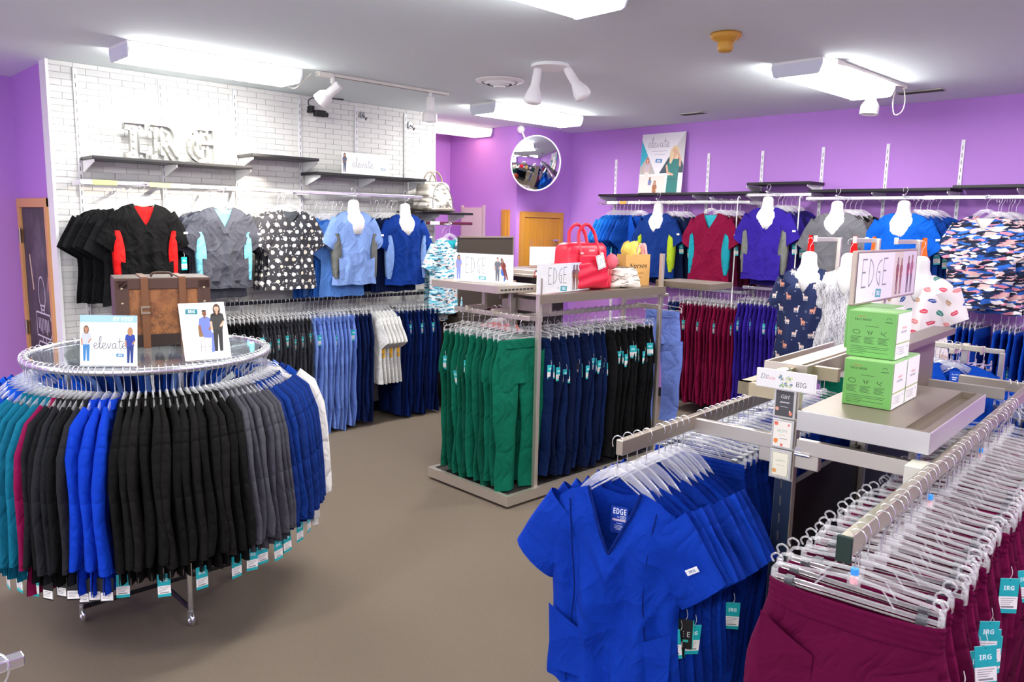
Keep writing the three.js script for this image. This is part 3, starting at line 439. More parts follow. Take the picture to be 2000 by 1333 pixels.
// ---------------------------------------------------------------- rows of trousers
function row(n, at, ry, name, label, group, ms, o, hl, hg, tags = () => 0, wob = .03, seed = 1) {
  const q = rng(seed * 77 + n);
  for (let i = 0; i < n; i++) {
    const t = makeTrousers(name, nth(label, i, n, 'from left'), ms[i % ms.length], { D: .016, amp: .007, seed: 1 + (i * 7 + seed) % 4, ...o, len: (o.len || 1.0) + ((i * 5) % 4 - 1.5) * .013, group });
    hangTrousers(t, at(i), ry + (q() - .5) * wob * 2, hl, hg, (q() - .5) * .012);
    const k = tags(i); if (k) hangTag(t, k[0], k[1], k[2], k[3], k[4], k[5]);
  }
}
{
  const x = -6.22, y = 1.222, H = 'clear clip hanger on the dark bar by brick wall', HG = 'clip hangers along the brick wall';
  const lw = (z0, dz) => i => [x, y, z0 - i * dz], tg = (a, b) => i => i % a === b ? [.19, -.12 - .02 * (i % 3), .012, 1.25, .05] : 0;
  row(14, lw(-2.42, .04), 0, 'trousers', 'black trousers in the row against the brick wall', 'black trousers along the brick wall', [cloth('#17171a')], {}, H, HG, () => 0, .03, 1);
  row(13, lw(-2.98, .037), 0, 'trousers', 'charcoal grey trousers in the row against brick wall', 'charcoal trousers along the brick wall', [cloth('#3a3b43'), cloth('#41424a'), cloth('#303138')], {}, H, HG, tg(2, 0), .03, 2);
  row(10, lw(-3.47, .043), 0, 'trousers', 'pale blue trousers in the row against brick wall', 'pale blue trousers along the brick wall', [cloth('#7f9fe8'), cloth('#7090e0')], { len: 1.03 }, H, HG, tg(4, 1), .06, 3);
  row(4, lw(-3.91, .045), 0, 'trousers', 'navy trousers left of the white tops, brick wall', 'navy trousers left of the white tops', [cloth('#0b2460'), cloth('#0a1d4c')], { len: 1.0 }, H, HG, () => 0, .04, 4);
  for (let i = 0; i < 6; i++) { const t = makeTop('scrub_top', nth('white top hung side-on among the navy trousers', i, 6, 'from left'), 'top', cloth(C.white), { seed: 1 + i % 3, D: .018, len: .68, sh: .16, group: 'white tops among the trousers' }); hangTop(t, [x + .02, y, -4.1 - i * .042], .12, 'clear hanger of a white top among navy trousers', 'hangers of the white tops'); if (i % 2) { const b = part('lanyard_card', [rbox(.05, .075, .004), rbox(.03, .03, .004, .01, -.06, 0)], mat('#e3a90c', 0.5), t); b.position.set(.2, -.36, .02); b.rotation.y = 1.2; } }
  row(11, lw(-4.36, .046), 0, 'trousers', 'navy trousers right of the white tops, brick wall', 'navy trousers right of the white tops', [cloth('#082461'), cloth('#071b4c'), cloth('#0a2a72')], { len: 1.02 }, H, HG, tg(3, 0), .04, 5);
  // purple wall
  const H2 = 'clear clip hanger on the chrome bar by purple wall', G2 = 'clip hangers along the purple wall', bw = (x0, y, dx) => i => [x0 + i * dx, y, -6.99];
  const t2 = (a, b) => i => i % a === b ? [-.19, -.16, .014, -1.3 + .4 * (i % 3), .04] : 0;
  row(2, bw(-4.68, 1.3, .045), -Math.PI / 2, 'trousers', 'navy trousers left of the wine trousers, purple wall', 'navy trousers left of the wine ones', [cloth('#0f2f6c')], {}, H2, G2);
  row(15, bw(-4.55, 1.3, .045), Math.PI / 2, 'trousers', 'wine red trousers in the row on purple wall', 'wine trousers along the purple wall', [cloth('#8c0a40'), cloth('#75083a'), cloth('#80093c')], {}, H2, G2, t2(4, 1), .06, 6);
  row(14, bw(-3.88, 1.357, .044), Math.PI / 2, 'trousers', 'indigo trousers in the row on purple wall', 'indigo trousers along the purple wall', [cloth('#38229c'), cloth('#301c88'), cloth('#3d27a8')], {}, H2, G2, t2(3, 0), .05, 7);
  row(5, bw(-2.4, 1.33, .045), Math.PI / 2, 'trousers', 'black trousers beside the royal blue ones, far right', 'black trousers at the right of purple wall', [cloth(C.black)], {}, H2, G2);
  row(8, bw(-2.17, 1.33, .05), Math.PI / 2, 'trousers', 'royal blue trousers on purple wall, beside the black ones', 'royal trousers beside the black ones', [cloth('#0b4fc6'), cloth('#0a44ac')], {}, H2, G2, i => i === 5 || i === 1 ? [-.19, -.2, .016, -1.2, .05] : 0, .06, 8);
  row(8, bw(-1.7, 1.33, .05), Math.PI / 2, 'trousers', 'royal blue trousers at the right edge, purple wall', 'royal trousers at the right edge', [cloth('#0c55cf'), cloth('#0a46b2')], {}, H2, G2, i => i === 2 ? [-.19, -.28, .016, -1.2, .05] : 0, .06, 9);
}

// ---------------------------------------------------------------- round rack with jackets
const RR = { x: -3.88, z: -1.34, r: .53, y: 1.266 };
{
  const t = thing('round_rack', 'round chrome clothes rack with a glass top full of jackets', 'clothes rack', [RR.x, 0, RR.z]);
  part('ring', new THREE.TorusGeometry(RR.r, .0165, 14, 96).rotateX(Math.PI / 2).translate(0, RR.y, 0), CHROME, t);
  part('base_cross', [bar([-.37, .075, 0], [.37, .075, 0], .011), bar([0, .075, -.37], [0, .075, .37], .011), cyl(.03, .03, .03, 0, .075, 0)], BLACK, t);
  part('glass_top', new THREE.CylinderGeometry(RR.r - .035, RR.r - .035, .008, 64).translate(0, RR.y + .006, 0), new THREE.MeshPhysicalMaterial({ color: '#e9f0f2', roughness: 0.03, transmission: 0.9, thickness: 0, ior: 1.5 }), t);
  for (let i = 0; i < 4; i++) {
    const a = .02 + i * Math.PI / 2, c = Math.cos(a), s = Math.sin(a);
    const l = part('leg', [bar([c * .37, .06, s * .37], [c * .37, RR.y - .02, s * .37], .013, 10), bar([c * .37, RR.y - .02, s * .37], [c * RR.r, RR.y - .004, s * RR.r], .01, 8)], CHROME, t);
    part('caster', [new THREE.TorusGeometry(.022, .011, 8, 18).translate(c * .37, .034, s * .37), cyl(.014, .014, .03, c * .37, .065, s * .37, 12)], CHROME, l);
  }
  // angle from the aisle side, growing to the right as one faces the rack
  const toCam = [.945, .326], right = [.326, -.945];
  const place = (deg, r = RR.r) => { const a = deg * D2R, u = [Math.cos(a) * toCam[0] + Math.sin(a) * right[0], Math.cos(a) * toCam[1] + Math.sin(a) * right[1]]; return { p: [RR.x + u[0] * r, RR.y + .0165, RR.z + u[1] * r], ry: Math.atan2(-u[1], u[0]) }; };
  let n = 0;
  function jackets(from, to, count, label, group, ms, o = {}, tag = 0) {
    for (let i = 0; i < count; i++, n++) {
      const a = count === 1 ? from : from + (to - from) * i / (count - 1), q = rng(900 + n), { p, ry } = place(a);
      const j = makeTop('jacket', nth(label, i, count, 'from left'), 'jacket', ms[i % ms.length], { long: 1, D: .021, v: .05, round: 1, len: .7, seed: 1 + n % 6, amp: .008, sh: .165, L: .61, slope: .52, chest: .2, waist: .205, hem: .25, ...o, group });
      hangTop(j, p, ry + (q() - .5) * .07, 'clear hanger on the round chrome rack', 'hangers on the round rack', (q() - .5) * .03);
      part('collar', memo('collar' + (o.D || 0), () => loft([ring(0, .012, 0, .074, .024, 16), ring(0, .03, -.003, .066, .02, 16), ring(0, -.012, 0, .083, .026, 16)].sort((A, B) => A[0][1] - B[0][1]))), ms[i % ms.length], j);
      if (tag && n % tag === 0) hangTag(j, .2 + .03 * q(), -.665 - .02 * q(), 0, 1.3 + q() * .5, .15 * (q() - .5), o.tagm || TAGM);
    }
  }
  jackets(-112, -64, 9, 'bright blue jacket at the left back of round rack', 'bright blue jackets on the round rack', [cloth('#0a50c8'), cloth('#0c5ad6')]);
  jackets(-58, -43, 5, 'teal jacket at the left of round rack', 'teal jackets on the round rack', [cloth('#0a6f8c'), cloth('#0a6682')], {}, 2);
  jackets(-40.5, -40, 1, 'burgundy jacket between teal and black ones, round rack', null, [cloth('#8a0b48')], { len: .76 }, 1);
  jackets(-38, -26.5, 6, 'charcoal jacket left of the royal blue ones, round rack', 'charcoal jackets on the round rack', [cloth('#1b1d20'), cloth('#101113'), cloth('#25262b')], { tagm: TAGB }, 2);
  jackets(-23.5, -16, 3, 'royal blue jacket between dark ones on the round rack', 'royal blue jackets at the front of round rack', [cloth('#073ec4')], { len: .74, D: .027, tagm: TAGB }, 1);
  jackets(-12, 26, 14, 'black jacket at the front of the round rack', 'black jackets on the round rack', [cloth('#0e0e0d'), cloth('#131312'), cloth('#171614')], { D: .025 }, 4);
  jackets(29, 45, 7, 'grey jacket right of the black ones, round rack', 'grey jackets on the round rack', [cloth('#525259'), cloth('#494951')], { len: .68 }, 2);
  jackets(47, 76, 10, 'navy blue jacket at the right of round rack', 'navy blue jackets on the round rack', [cloth('#0c2a6e'), cloth('#0b3483')], { len: .66, D: .026 }, 3);
  jackets(80, 86, 2, 'white jacket at the right end of round rack', 'white jackets on the round rack', [cloth('#efece6')], { len: .8, D: .035, sh: .2, slope: .4 }, 0);
  jackets(98, 238, 19, 'blue jacket at the back of the round rack', 'blue jackets at the back of the round rack', [cloth('#0c3f9e'), cloth('#0b2c74'), cloth('#6f8fd6')]);
}

// ---------------------------------------------------------------- middle rack: steel frame with shelves and two bars
{
  const t = thing('display_rack', 'steel two-tier display rack on a low platform, middle of floor', 'clothes rack');
  const x0 = -4.49, x1 = -3.62, z0 = -5.42, z1 = -3.5;
  part('platform', box2(x0 + .02, x1 - .02, .03, .078, z0 + .02, z1 - .02), mat('#2b2524', 0.6), t);
  part('platform_rim', [box2(x0, x1, .02, .09, z1 - .035, z1), box2(x0, x1, .02, .09, z0, z0 + .035), box2(x0, x0 + .035, .02, .09, z0 + .035, z1 - .035), box2(x1 - .035, x1, .02, .09, z0 + .035, z1 - .035)], STEEL, t);
  part('kick', box2(x0 + .06, x1 - .06, 0, .03, z0 + .06, z1 - .06), BLACK, t);
  for (const [x, z, h] of [[-3.66, -3.8, 1.555], [-3.66, -5.2, 1.7], [-4.1, -3.98, 1.5], [-4.1, -5.3, 1.5]]) part('post', rbox(.032, h - .07, .032, x, .07 + (h - .07) / 2, z, .003), STEEL, t);
  part('shelf', [box2(-4.04, -3.645, 1.425, 1.44, -5.22, -3.8), box2(-3.645, -3.625, 1.38, 1.44, -5.22, -3.8), box2(-4.06, -4.04, 1.38, 1.44, -5.22, -3.8)], STEELD, t);
  part('end_shelf', [box2(-4.56, -3.88, 1.475, 1.49, -3.98, -3.62), box2(-4.58, -3.86, 1.44, 1.49, -3.62, -3.6), box2(-3.88, -3.86, 1.44, 1.49, -3.98, -3.62), box2(-4.58, -4.56, 1.44, 1.49, -3.98, -3.62)], STEEL, t);
  const sl = []; for (let z = -3.64; z > -3.96; z -= .036) sl.push(box(.004, .012, .022, -3.859, 1.462, z)); part('slots', sl, SLOT, t).userData.kind = 'stuff';
  for (const x of [-4.28, -4.0]) part('arm', [rbox(.03, .2, .03, x, 1.38, -3.86), rbox(.026, .04, .2, x, 1.3, -3.78)], STEEL, t);
  part('end_bar', rbox(.78, .034, .018, -4.06, 1.28, -3.72), STEEL, t);
  part('side_bar', rbox(.018, .034, 1.4, -3.84, 1.272, -4.52), STEEL, t);
  for (const z of [-3.82, -5.18]) part('cross_arm', rbox(.24, .04, .02, -3.77, 1.272, z), STEEL, t);
  part('end_rail', [rbox(.5, .09, .02, -4.0, 1.33, -4.02), rbox(.44, .03, .02, -4.22, 1.56, -4.1), rbox(.4, .02, .24, -4.24, 1.53, -4.24)], STEEL, t);
  part('far_arm', [rbox(.03, .03, .6, -4.1, 1.3, -5.6), rbox(.09, .02, .02, -4.1, 1.31, -5.88)], STEEL, t);
  part('far_shelf', rbox(.5, .05, .34, -3.5, 1.46, -5.42), STEELD, t);
  const H = 'clear clip hanger on the middle steel rack', HG = 'clip hangers on the middle rack';
  row(10, i => [-4.36 + i * .061, 1.298, -3.72], Math.PI / 2, 'trousers', 'green trousers in the row at the near end of middle rack', 'green trousers behind the front pair', [cloth('#05634b'), cloth('#04543f'), cloth('#066c53')], { D: .022, len: 1.02, amp: .011 }, H, HG, i => [0, 4].includes(i) ? [-.19, -.17 - .05 * (i % 2), .02, -1.2, .04] : i === 2 ? [-.2, -.26, .02, -.9, -.05] : 0, .1, 11);
  const g = makeTrousers('trousers', 'green trousers facing front beside the steel post', cloth('#056e53'), { D: .03, len: 1.04, pockets: 1, amp: .011, seed: 2 }); hangTrousers(g, [-3.735, 1.3, -3.70], Math.PI / 2 - .12, 'clear clip hanger of the front green trousers');
  row(9, i => [-3.84, 1.29, -3.93 - i * .075], 0, 'trousers', 'navy trousers beside the steel post, middle rack', 'navy trousers on the middle rack', [cloth('#08204f'), cloth('#07183e')], { D: .024, len: 1.0, amp: .011 }, H, HG, i => i !== 3 ? [.205, -.17 - .025 * (i % 3), .008, .95 + .2 * (i % 2), .03, i === 4 ? TAGE : TAGM] : 0, .12, 12);
  row(8, i => [-3.84, 1.29, -4.62 - i * .072], 0, 'trousers', 'black trousers behind the navy ones, middle rack', 'black trousers on the middle rack', [cloth('#151517'), cloth('#0f0f11')], { D: .024, len: 1.0, amp: .011 }, H, HG, i => i > 0 && i < 7 ? [.205, -.12 - .03 * (i % 3), .008, .8 + .25 * (i % 3), .05] : 0, .12, 13);
  const l = makeTrousers('trousers', 'pale blue trousers facing front at the far rack end', cloth('#7d97ea'), { D: .03, len: 1.0, amp: .01, seed: 3, w: .165, hip: .19 }); hangTrousers(l, [-4.1, 1.325, -5.87], .15, 'clear clip hanger of the front pale blue trousers');
  for (let i = 0; i < 3; i++) { const c = makeTop('scrub_top', i < 2 ? 'pink top hanging behind the green trousers' : 'coral red top hanging behind the green trousers', 'top', cloth(i < 2 ? C.pink : C.coral), { D: .03, len: i < 2 ? .5 : .8, seed: i + 1, sh: .15, ...(i < 2 ? { group: 'pink tops behind the green trousers' } : {}) }); hangTop(c, [-4.86, 1.21, -4.5 - i * .06], .3, i < 2 ? 'white hanger of a pink top' : 'white hanger of the coral top', i < 2 ? 'hangers of the pink tops' : null); }
  const sb = thing('hang_rail', 'dark rail holding the pink and coral tops', 'rail'); part('tube', rbox(.014, .03, .6, -4.86, 1.19, -4.5), mat('#4a1a28', 0.4, 0.4), sb); for (const z of [-4.25, -4.76]) part('post', rbox(.02, 1.2, .02, -4.86, .6, z), STEELD, sb); for (const z of [-4.25, -4.76]) part('foot', rbox(.3, .02, .04, -4.86, .01, z), STEELD, sb);
}
// ---------------------------------------------------------------- right rack, turned a little; local frame: x across, -z along the bars
const OX = -1.17, OZ = -2.45, TH = 0.08, ct = Math.cos(TH), st = Math.sin(TH);
const at = (x, y, z) => [OX + x * ct + z * st, y, OZ - x * st + z * ct];
{
  const t = thing('gondola_rack', 'steel gondola rack with two hanging bars and a tray shelf, nearest the camera', 'clothes rack', [OX, 0, OZ], TH);
  const upright = (x, z, h) => { const p = part('upright', rbox(.062, h, .034, x, h / 2, z, .003), STEEL, t), s = []; for (let y = .2; y < 1.08; y += .062) s.push(box(.006, .034, .003, x - .005, y, z + .0175)); part('slots', s, SLOT, p).userData.kind = 'stuff'; };
  upright(-.008, 0, 1.4); upright(-.008, -.76, 1.62); upright(-.008, -1.56, 1.4);
  part('painted_reflection', box(.058, 1.04, .004, -.008, .56, .0165), mat('#2d3a50', 0.35, 0.6), t);  // navy sheet: blue clothes mirrored in the steel, put into its colour
  for (const y of [1.305, 1.19]) part('bolt', [cyl(.014, .014, .012, .03, y, .012, 10, 'z'), cyl(.007, .007, .05, .05, y - .01, .02, 8, 'x')], CHROME, t);
  // tray shelf on the right with a channel along its outer edge
  part('tray_shelf', [box2(.03, .345, 1.318, 1.33, -.726, .008), box2(.345, .35, 1.30, 1.33, -.726, .008), box2(.35, .4, 1.296, 1.304, -.726, .008), box2(.4, .42, 1.262, 1.33, -.726, .008), box2(.03, .42, 1.262, 1.33, .008, .022), box2(.03, .42, 1.262, 1.33, -.74, -.726)], STEELD, t);
  part('tray_lip', [rbox(.4, .068, .006, .225, 1.296, .026, .002), rbox(.006, .068, .77, .423, 1.296, -.36, .002)], mat('#cfcdc8', 0.32, 0.7), t);
  part('channel_shelf', [box2(-.275, -.125, 1.33, 1.336, -1.16, -.42), box2(-.285, -.275, 1.33, 1.402, -1.16, -.42), box2(-.125, -.115, 1.33, 1.402, -1.16, -.42), box2(-.24, -.16, 1.385, 1.395, -1.16, -.42), box2(-.285, -.115, 1.33, 1.402, -.42, -.41)], mat('#cbbfb2', 0.38, 0.6), t);
  part('bracket', [box2(-.12, -.02, 1.345, 1.395, -.5, -.47), box2(-.2, -.02, 1.345, 1.39, -.03, .0), box2(-.2, -.16, 1.345, 1.39, -.43, 0)], mat('#b7a98c', 0.4, 0.7), t);
  part('divider_panel', [box2(.045, .06, 1.1, 1.478, -1.55, -.78), box2(.06, .14, 1.45, 1.478, -1.55, -.78)], STEELD, t);
  for (const s of [-1, 1]) {
    part('cross_arm', rbox(s < 0 ? .33 : .4, .05, .024, s < 0 ? -.205 : .225, 1.205, .005, .002), mat('#c9c2b8', 0.36, 0.7), t);
    part('cross_arm', rbox(.36, .05, .024, s * .19, 1.205, -1.5, .002), mat('#c9c2b8', 0.36, 0.7), t);
    part('arm_clamp', rbox(.08, .06, .03, s * .062, 1.16, .0, .004), STEEL, t);
  }
  part('left_bar', rbox(.026, .05, 1.9, -.36, 1.215, -.46, .003), mat('#bdb2a2', 0.34, 0.8), t);
  part('right_bar', rbox(.026, .05, 2.4, .44, 1.215, -.42, .003), mat('#bdb2a2', 0.34, 0.8), t);
  part('bar_cap', rbox(.034, .062, .012, .44, 1.21, .785, .003), mat('#0d2a22', 0.5), t);
  part('bar_block', rbox(.05, .06, .09, .405, 1.21, .06, .003), mat('#d9d6c9', 0.45, 0.3), t);
  part('base', [rbox(.9, .06, .05, 0, .03, 0), rbox(.9, .06, .05, 0, .03, -1.52), rbox(.05, .06, 1.52, 0, .03, -.76)], STEELD, t);
  part('back_panel', box2(-.02, .004, .2, 1.05, -1.5, -.05), mat('#2a2524', 0.5, 0.3), t);
}
const inRack = (o, x, z, ry = 0, tilt = 0, f = hangTop, hl, hg) => { f(o, at(x, 1.2405, z), TH + ry, hl, hg, tilt); if (f === hangTop) o.position.y -= .02; };
{
  // royal blue tops at the near end of the left bar
  const opt = { len: .71, sh: .195, chest: .232, waist: .222, hem: .245, v: .205, nw: .092, D: .05, amp: .017, hi: 1, L: .19, ang: 50, pockets: 0, seed: 14, w0: .108, w1: .09 };
  const m = cloth('#063ab2'), hero = makeTop('scrub_top', 'royal blue V-neck scrub top facing front, first on bar', 'top', m, opt);
  inRack(hero, -.375, .475, .2, .02, hangTop, 'clear hanger of the front royal blue scrub top');
  const lab = part('neck_label', new THREE.PlaneGeometry(.06, .09), new THREE.MeshStandardMaterial({ roughness: .85, map: canvas(192, 288, (g, w, h) => { g.fillStyle = '#0536a6'; g.fillRect(0, 0, w, h); g.fillStyle = '#f2f5fa'; g.font = 'bold 66px sans-serif'; g.textAlign = 'center'; g.save(); g.translate(w / 2, 84); g.scale(.92, 1.3); g.fillText('EDGE', 0, 0); g.restore(); g.font = '24px sans-serif'; g.fillText('by', 84, 122); g.strokeStyle = '#f2f5fa'; g.lineWidth = 4; g.strokeRect(108, 100, 58, 28); g.font = 'bold 22px sans-serif'; g.fillText('IRG', 137, 122); g.fillStyle = '#d9c6d8'; g.fillRect(18, 136, 156, 22); g.fillStyle = '#f2f5fa'; squig(g, 66, 186, 60, 18, '#f2f5fa', 3); g.fillRect(40, 204, 112, 4); g.fillRect(50, 218, 92, 4); g.fillRect(40, 232, 112, 4); g.fillRect(56, 246, 80, 4); }) }), hero);
  lab.position.set(.0, -.118, -.034); lab.rotation.x = -.1;
  const band = s => { const pts = []; for (let k = 0; k <= 6; k++) { const u = k / 6; pts.push([s * .092 * (1 - u), -.205 * u ** .9 - .001, .016 + .036 * sm(0, .8, u)]); } return tube(pts, .0055, 14, 6); };
  part('neckband', [band(-1), band(1)], cloth('#0534a0'), hero);
  const seam = s => tube([[s * .15, -.05, .03], [s * .13, -.2, .052], [s * .12, -.35, .05], [s * .135, -.5, .05], [s * .15, -.69, .045]], .0022, 20, 5);
  part('seam', [seam(-1), seam(1)], cloth('#0536a4'), hero);
  for (const s of [-1, 1]) part('pocket', pocketG(.17, .19, .045, s * .09).translate(s * .13, -.47, 0), m, hero);
  const bd = part('sleeve_badge', rbox(.04, .02, .002, 0, 0, 0, .006), printMat(64, 32, (g, w, h) => { g.fillStyle = '#f6f6f8'; g.fillRect(0, 0, w, h); g.fillStyle = '#3d5aa0'; g.font = 'bold 20px sans-serif'; g.textAlign = 'center'; g.fillText('IRG', w / 2, 23); }), hero); bd.position.set(.272, -.205, .04); bd.rotation.set(.1, .25, .5);
  hangTag(hero, .205, -.43, .01, .5, .12); hangTag(hero, .225, -.44, -.02, 1.2, 0, TAGE);
  for (let i = 0; i < 3; i++) { const b = makeTop('scrub_top', nth('royal blue scrub top close behind the front one', i, 3, 'from the front'), 'top', cloth(['#0636a4', '#073db4', '#053098'][i]), { ...opt, seed: 15 + i, D: .02, hi: 0, amp: .005, badge: 1, group: 'royal tops behind the front one' }); inRack(b, -.375 + .008 * i, .415 - .045 * i, .14 - .05 * i, .01 * i, hangTop, 'clear hanger of a royal top behind the front one', 'hangers of royal tops behind the front one'); if (i < 2) hangTag(b, .235, -.4 - .03 * i, .012, .35 + .5 * i, -.08 * i, i ? TAGM : TAGE); }
  for (let i = 0; i < 5; i++) { const b = makeTop('scrub_top', nth('royal blue scrub top in the second bunch on the left bar', i, 5, 'from front'), 'top', cloth(['#0637a8', '#053098', '#073fb8', '#06339e', '#052c8c'][i]), { ...opt, seed: 18 + i % 3, D: .026, hi: 0, amp: .006, sh: .2, badge: 0, group: 'second bunch of royal tops' }); inRack(b, -.36, .24 - .042 * i, .06, -.005 * i, hangTop, 'clear hanger in the second bunch of royal tops', 'hangers of the second royal bunch'); if (i === 4) hangTag(b, .24, -.45, .02, .6); }
  const royal = (n, z0, dz, label, group) => { const q = rng(n * 31); for (let i = 0; i < n; i++) { const p = makeTrousers('trousers', label, cloth(i % 2 ? '#052c8c' : '#0636a2'), { D: .019, len: 1.0, amp: .007, seed: 1 + i % 4, group }); inRack(p, -.36, z0 - dz * i, (q() - .5) * .05, 0, hangTrousers, 'clear clip hanger of ' + label.replace('trousers', 'ones') , group + ' hangers'); } };
  royal(14, -.05, .046, 'royal blue trousers on the left bar behind the tops', 'royal trousers on the left bar');
  royal(10, -.78, .06, 'royal blue trousers at the far end of left bar', 'royal trousers at the far left bar');
  // burgundy trousers on the right bar
  const bm = ['#640339', '#560230', '#700440'], q = rng(444);
  for (let i = 0; i < 38; i++) {
    const first = i === 0, z = .745 - .052 * i - (i > 0 ? .01 : 0);
    const p = makeTrousers('trousers', first ? 'burgundy trousers facing front, first on the right bar' : 'burgundy trousers in the long row on the right bar', cloth(bm[i % 3]), first ? { D: .04, len: .99, w: .19, hip: .24, amp: .012, pockets: 1, seed: 3 } : { D: .021, len: .99, w: .186, hip: .23, amp: .006, seed: 1 + i % 4, group: 'burgundy trousers behind the first pair' });
    inRack(p, .455 + (first ? 0 : (q() - .5) * .02), z + (first ? 0 : (q() - .5) * .02), first ? .03 : (q() - .5) * .16, first ? 0 : (q() - .5) * .05, hangTrousers, first ? 'clear clip hanger of the front burgundy trousers' : 'clear clip hanger in the long row of burgundy trousers', first ? null : 'clip hangers of the burgundy row');
    if (first) {
      const logo = part('logo_patch', rbox(.034, .016, .003, 0, 0, 0, .002), printMat(64, 32, (g, w, h) => { g.fillStyle = '#f2f0f2'; g.fillRect(0, 0, w, h); g.fillStyle = '#333'; g.font = 'bold 22px sans-serif'; g.textAlign = 'center'; g.fillText('IRG', w / 2, 24); }), p); logo.position.set(-.14, -.29, .052);
      hangTag(p, .155, -.15, .05, .1, -.05);
    } else if (i < 9 || i % 4 === 0) hangTag(p, .225 + .012 * (i % 2), -.08 - .04 * (i % 3), .01, .7 + .25 * (i % 3), .1 * (i % 2));
    if (i === 0 || i === 13 || i === 26) { const h = scene.children[scene.children.length - 1]; part('size_marker', sizerG, sizerM.blue, h); part('size_marker', sizerG.clone().translate(0, -.022, 0), sizerM.pink, h); }
  }
}
// ---------------------------------------------------------------- far rack with three display arms and neck forms, and the low rack beside it
{
  const t = thing('arm_rack', 'pale rack with three raised display arms near the purple wall', 'clothes rack');
  for (const x of [-2.575, -2.29, -2.01]) { part('upright', rbox(.03, 1.86, .03, x, .93, -5.95), mat('#dcd6cc', 0.4, 0.4), t); part('arm', rbox(.024, .03, .36, x - .02, 1.845, -5.77), mat('#e4dfd6', 0.4, 0.4), t); part('end_knob', rbox(.03, .045, .012, x - .02, 1.85, -5.585), mat('#e4dfd6', 0.4, 0.4), t); }
  part('crossbar', [rbox(.62, .03, .03, -2.29, 1.3, -5.95), rbox(.7, .04, .05, -2.29, .02, -5.95), rbox(.05, .04, .6, -2.575, .02, -5.8), rbox(.05, .04, .6, -2.01, .02, -5.8)], mat('#cfc8bd', 0.4, 0.4), t);
  const form = (x, z, ry, m, label, o) => { const f = makeTop('scrub_top', label, 'top', m, { D: .1, v: .18, len: .72, sh: .17, chest: .21, waist: .2, hem: .23, amp: .012, seed: 5, L: .16, ang: 64, ...o }); put(f, x, 1.635, z, ry); neckForm([x, 1.63, z], ry, 'white neck form inside the ' + label, 1.08); return f; };
  form(-2.62, -5.56, .15, LLAMA, 'navy top printed with woolly animals and hearts', { len: .78 });
  form(-2.335, -5.58, .15, BONES, 'grey and white bone print top behind framed sign', { len: .6, sh: .16 });
  form(-1.86, -5.58, .1, LIPS, 'cream top with red lips print behind framed sign', { len: .62, sh: .2 });
  for (let i = 0; i < 3; i++) { const g = makeTop('scrub_top', nth('green top below the bone print top', i, 3, 'from the front'), 'top', cloth(C.hunter), { D: .03, len: .66, seed: 2 + i, group: 'green tops below the bone print' }); hangTop(g, [-2.3, 1.28, -5.72 - i * .06], .2, 'clear hanger of a green top', 'hangers of the green tops'); }
  const r = thing('low_rack', 'low steel rack of royal tops, right of the framed sign', 'clothes rack');
  part('post', rbox(.035, 1.32, .035, -1.3, .66, -4.72), STEEL, r); part('arm', rbox(.26, .03, .024, -1.3, 1.325, -4.5), STEEL, r); part('neck', rbox(.03, .03, .24, -1.3, 1.3, -4.6), STEEL, r); part('end_cap', rbox(.012, .045, .03, -1.165, 1.32, -4.5), STEEL, r); part('long_arm', rbox(.5, .05, .03, -.95, 1.19, -4.3), STEEL, r); part('side_post', rbox(.03, 1.2, .03, -.72, .6, -4.32), STEEL, r); part('foot', [rbox(.7, .04, .05, -1.0, .02, -4.72), rbox(.05, .04, .6, -1.3, .02, -4.5), rbox(.05, .04, .6, -.72, .02, -4.5)], STEELD, r);
  for (let i = 0; i < 4; i++) { const f = makeTop('scrub_top', i ? nth('royal blue top behind the front one on the low rack', i - 1, 3, 'from front') : 'royal blue top in front on the low rack, far right', 'top', cloth(i ? '#0a46b8' : '#0b51cc'), { D: .03, v: .14, seed: 3 + i % 3, len: .66, sh: .2, ...(i ? { group: 'royal tops on the low rack' } : {}) }); hangTop(f, [-1.27 - i * .05, 1.345, -4.47 - i * .03], .3, i ? 'clear hanger of a top behind the front one, low rack' : 'clear hanger of the front top on the low rack', i ? 'hangers of the low rack tops' : null); f.position.y += .04;
    if (!i) { const l = part('neck_label', box(.05, .06, .001), printMat(96, 112, (g, w, h) => { g.fillStyle = '#0b51cc'; g.fillRect(0, 0, w, h); g.fillStyle = '#eef2fb'; squig(g, 24, 40, 46, 26, '#eef2fb', 4); g.fillRect(26, 58, 44, 12); g.fillRect(30, 80, 36, 8); }, .8), f); l.position.set(0, -.07, -.012); } }
  row(9, i => [-.98 + i * .028, 1.215, -4.3], Math.PI / 2 + .5, 'trousers', 'royal blue trousers bunched on the low rack, far right', 'royal trousers on the low rack', [cloth('#0a48bc'), cloth('#0a3fa6')], { D: .01, len: .98 }, 'clear clip hanger bunched on the low rack', 'hangers bunched on the low rack', () => 0, .03, 21);
  row(10, i => [-1.75 + i * .045, 1.24, -5.25], Math.PI / 2, 'trousers', 'royal blue trousers beyond the tray shelf, centre right', 'royal trousers beyond the tray shelf', [cloth('#0a3fae'), cloth('#0b49c4'), cloth('#1b2a66')], { D: .018, len: 1.0 }, 'clear clip hanger beyond the tray shelf', 'hangers beyond the tray shelf', () => 0, .04, 22);
  const b = thing('hang_rail', 'steel bar carrying trousers beyond the tray shelf', 'rail'); part('tube', rbox(.62, .03, .016, -1.55, 1.225, -5.25), STEEL, b); for (const x of [-1.85, -1.25]) { part('post', rbox(.026, 1.22, .026, x, .61, -5.25), STEEL, b); part('foot', rbox(.04, .03, .5, x, .015, -5.25), STEELD, b); }
}
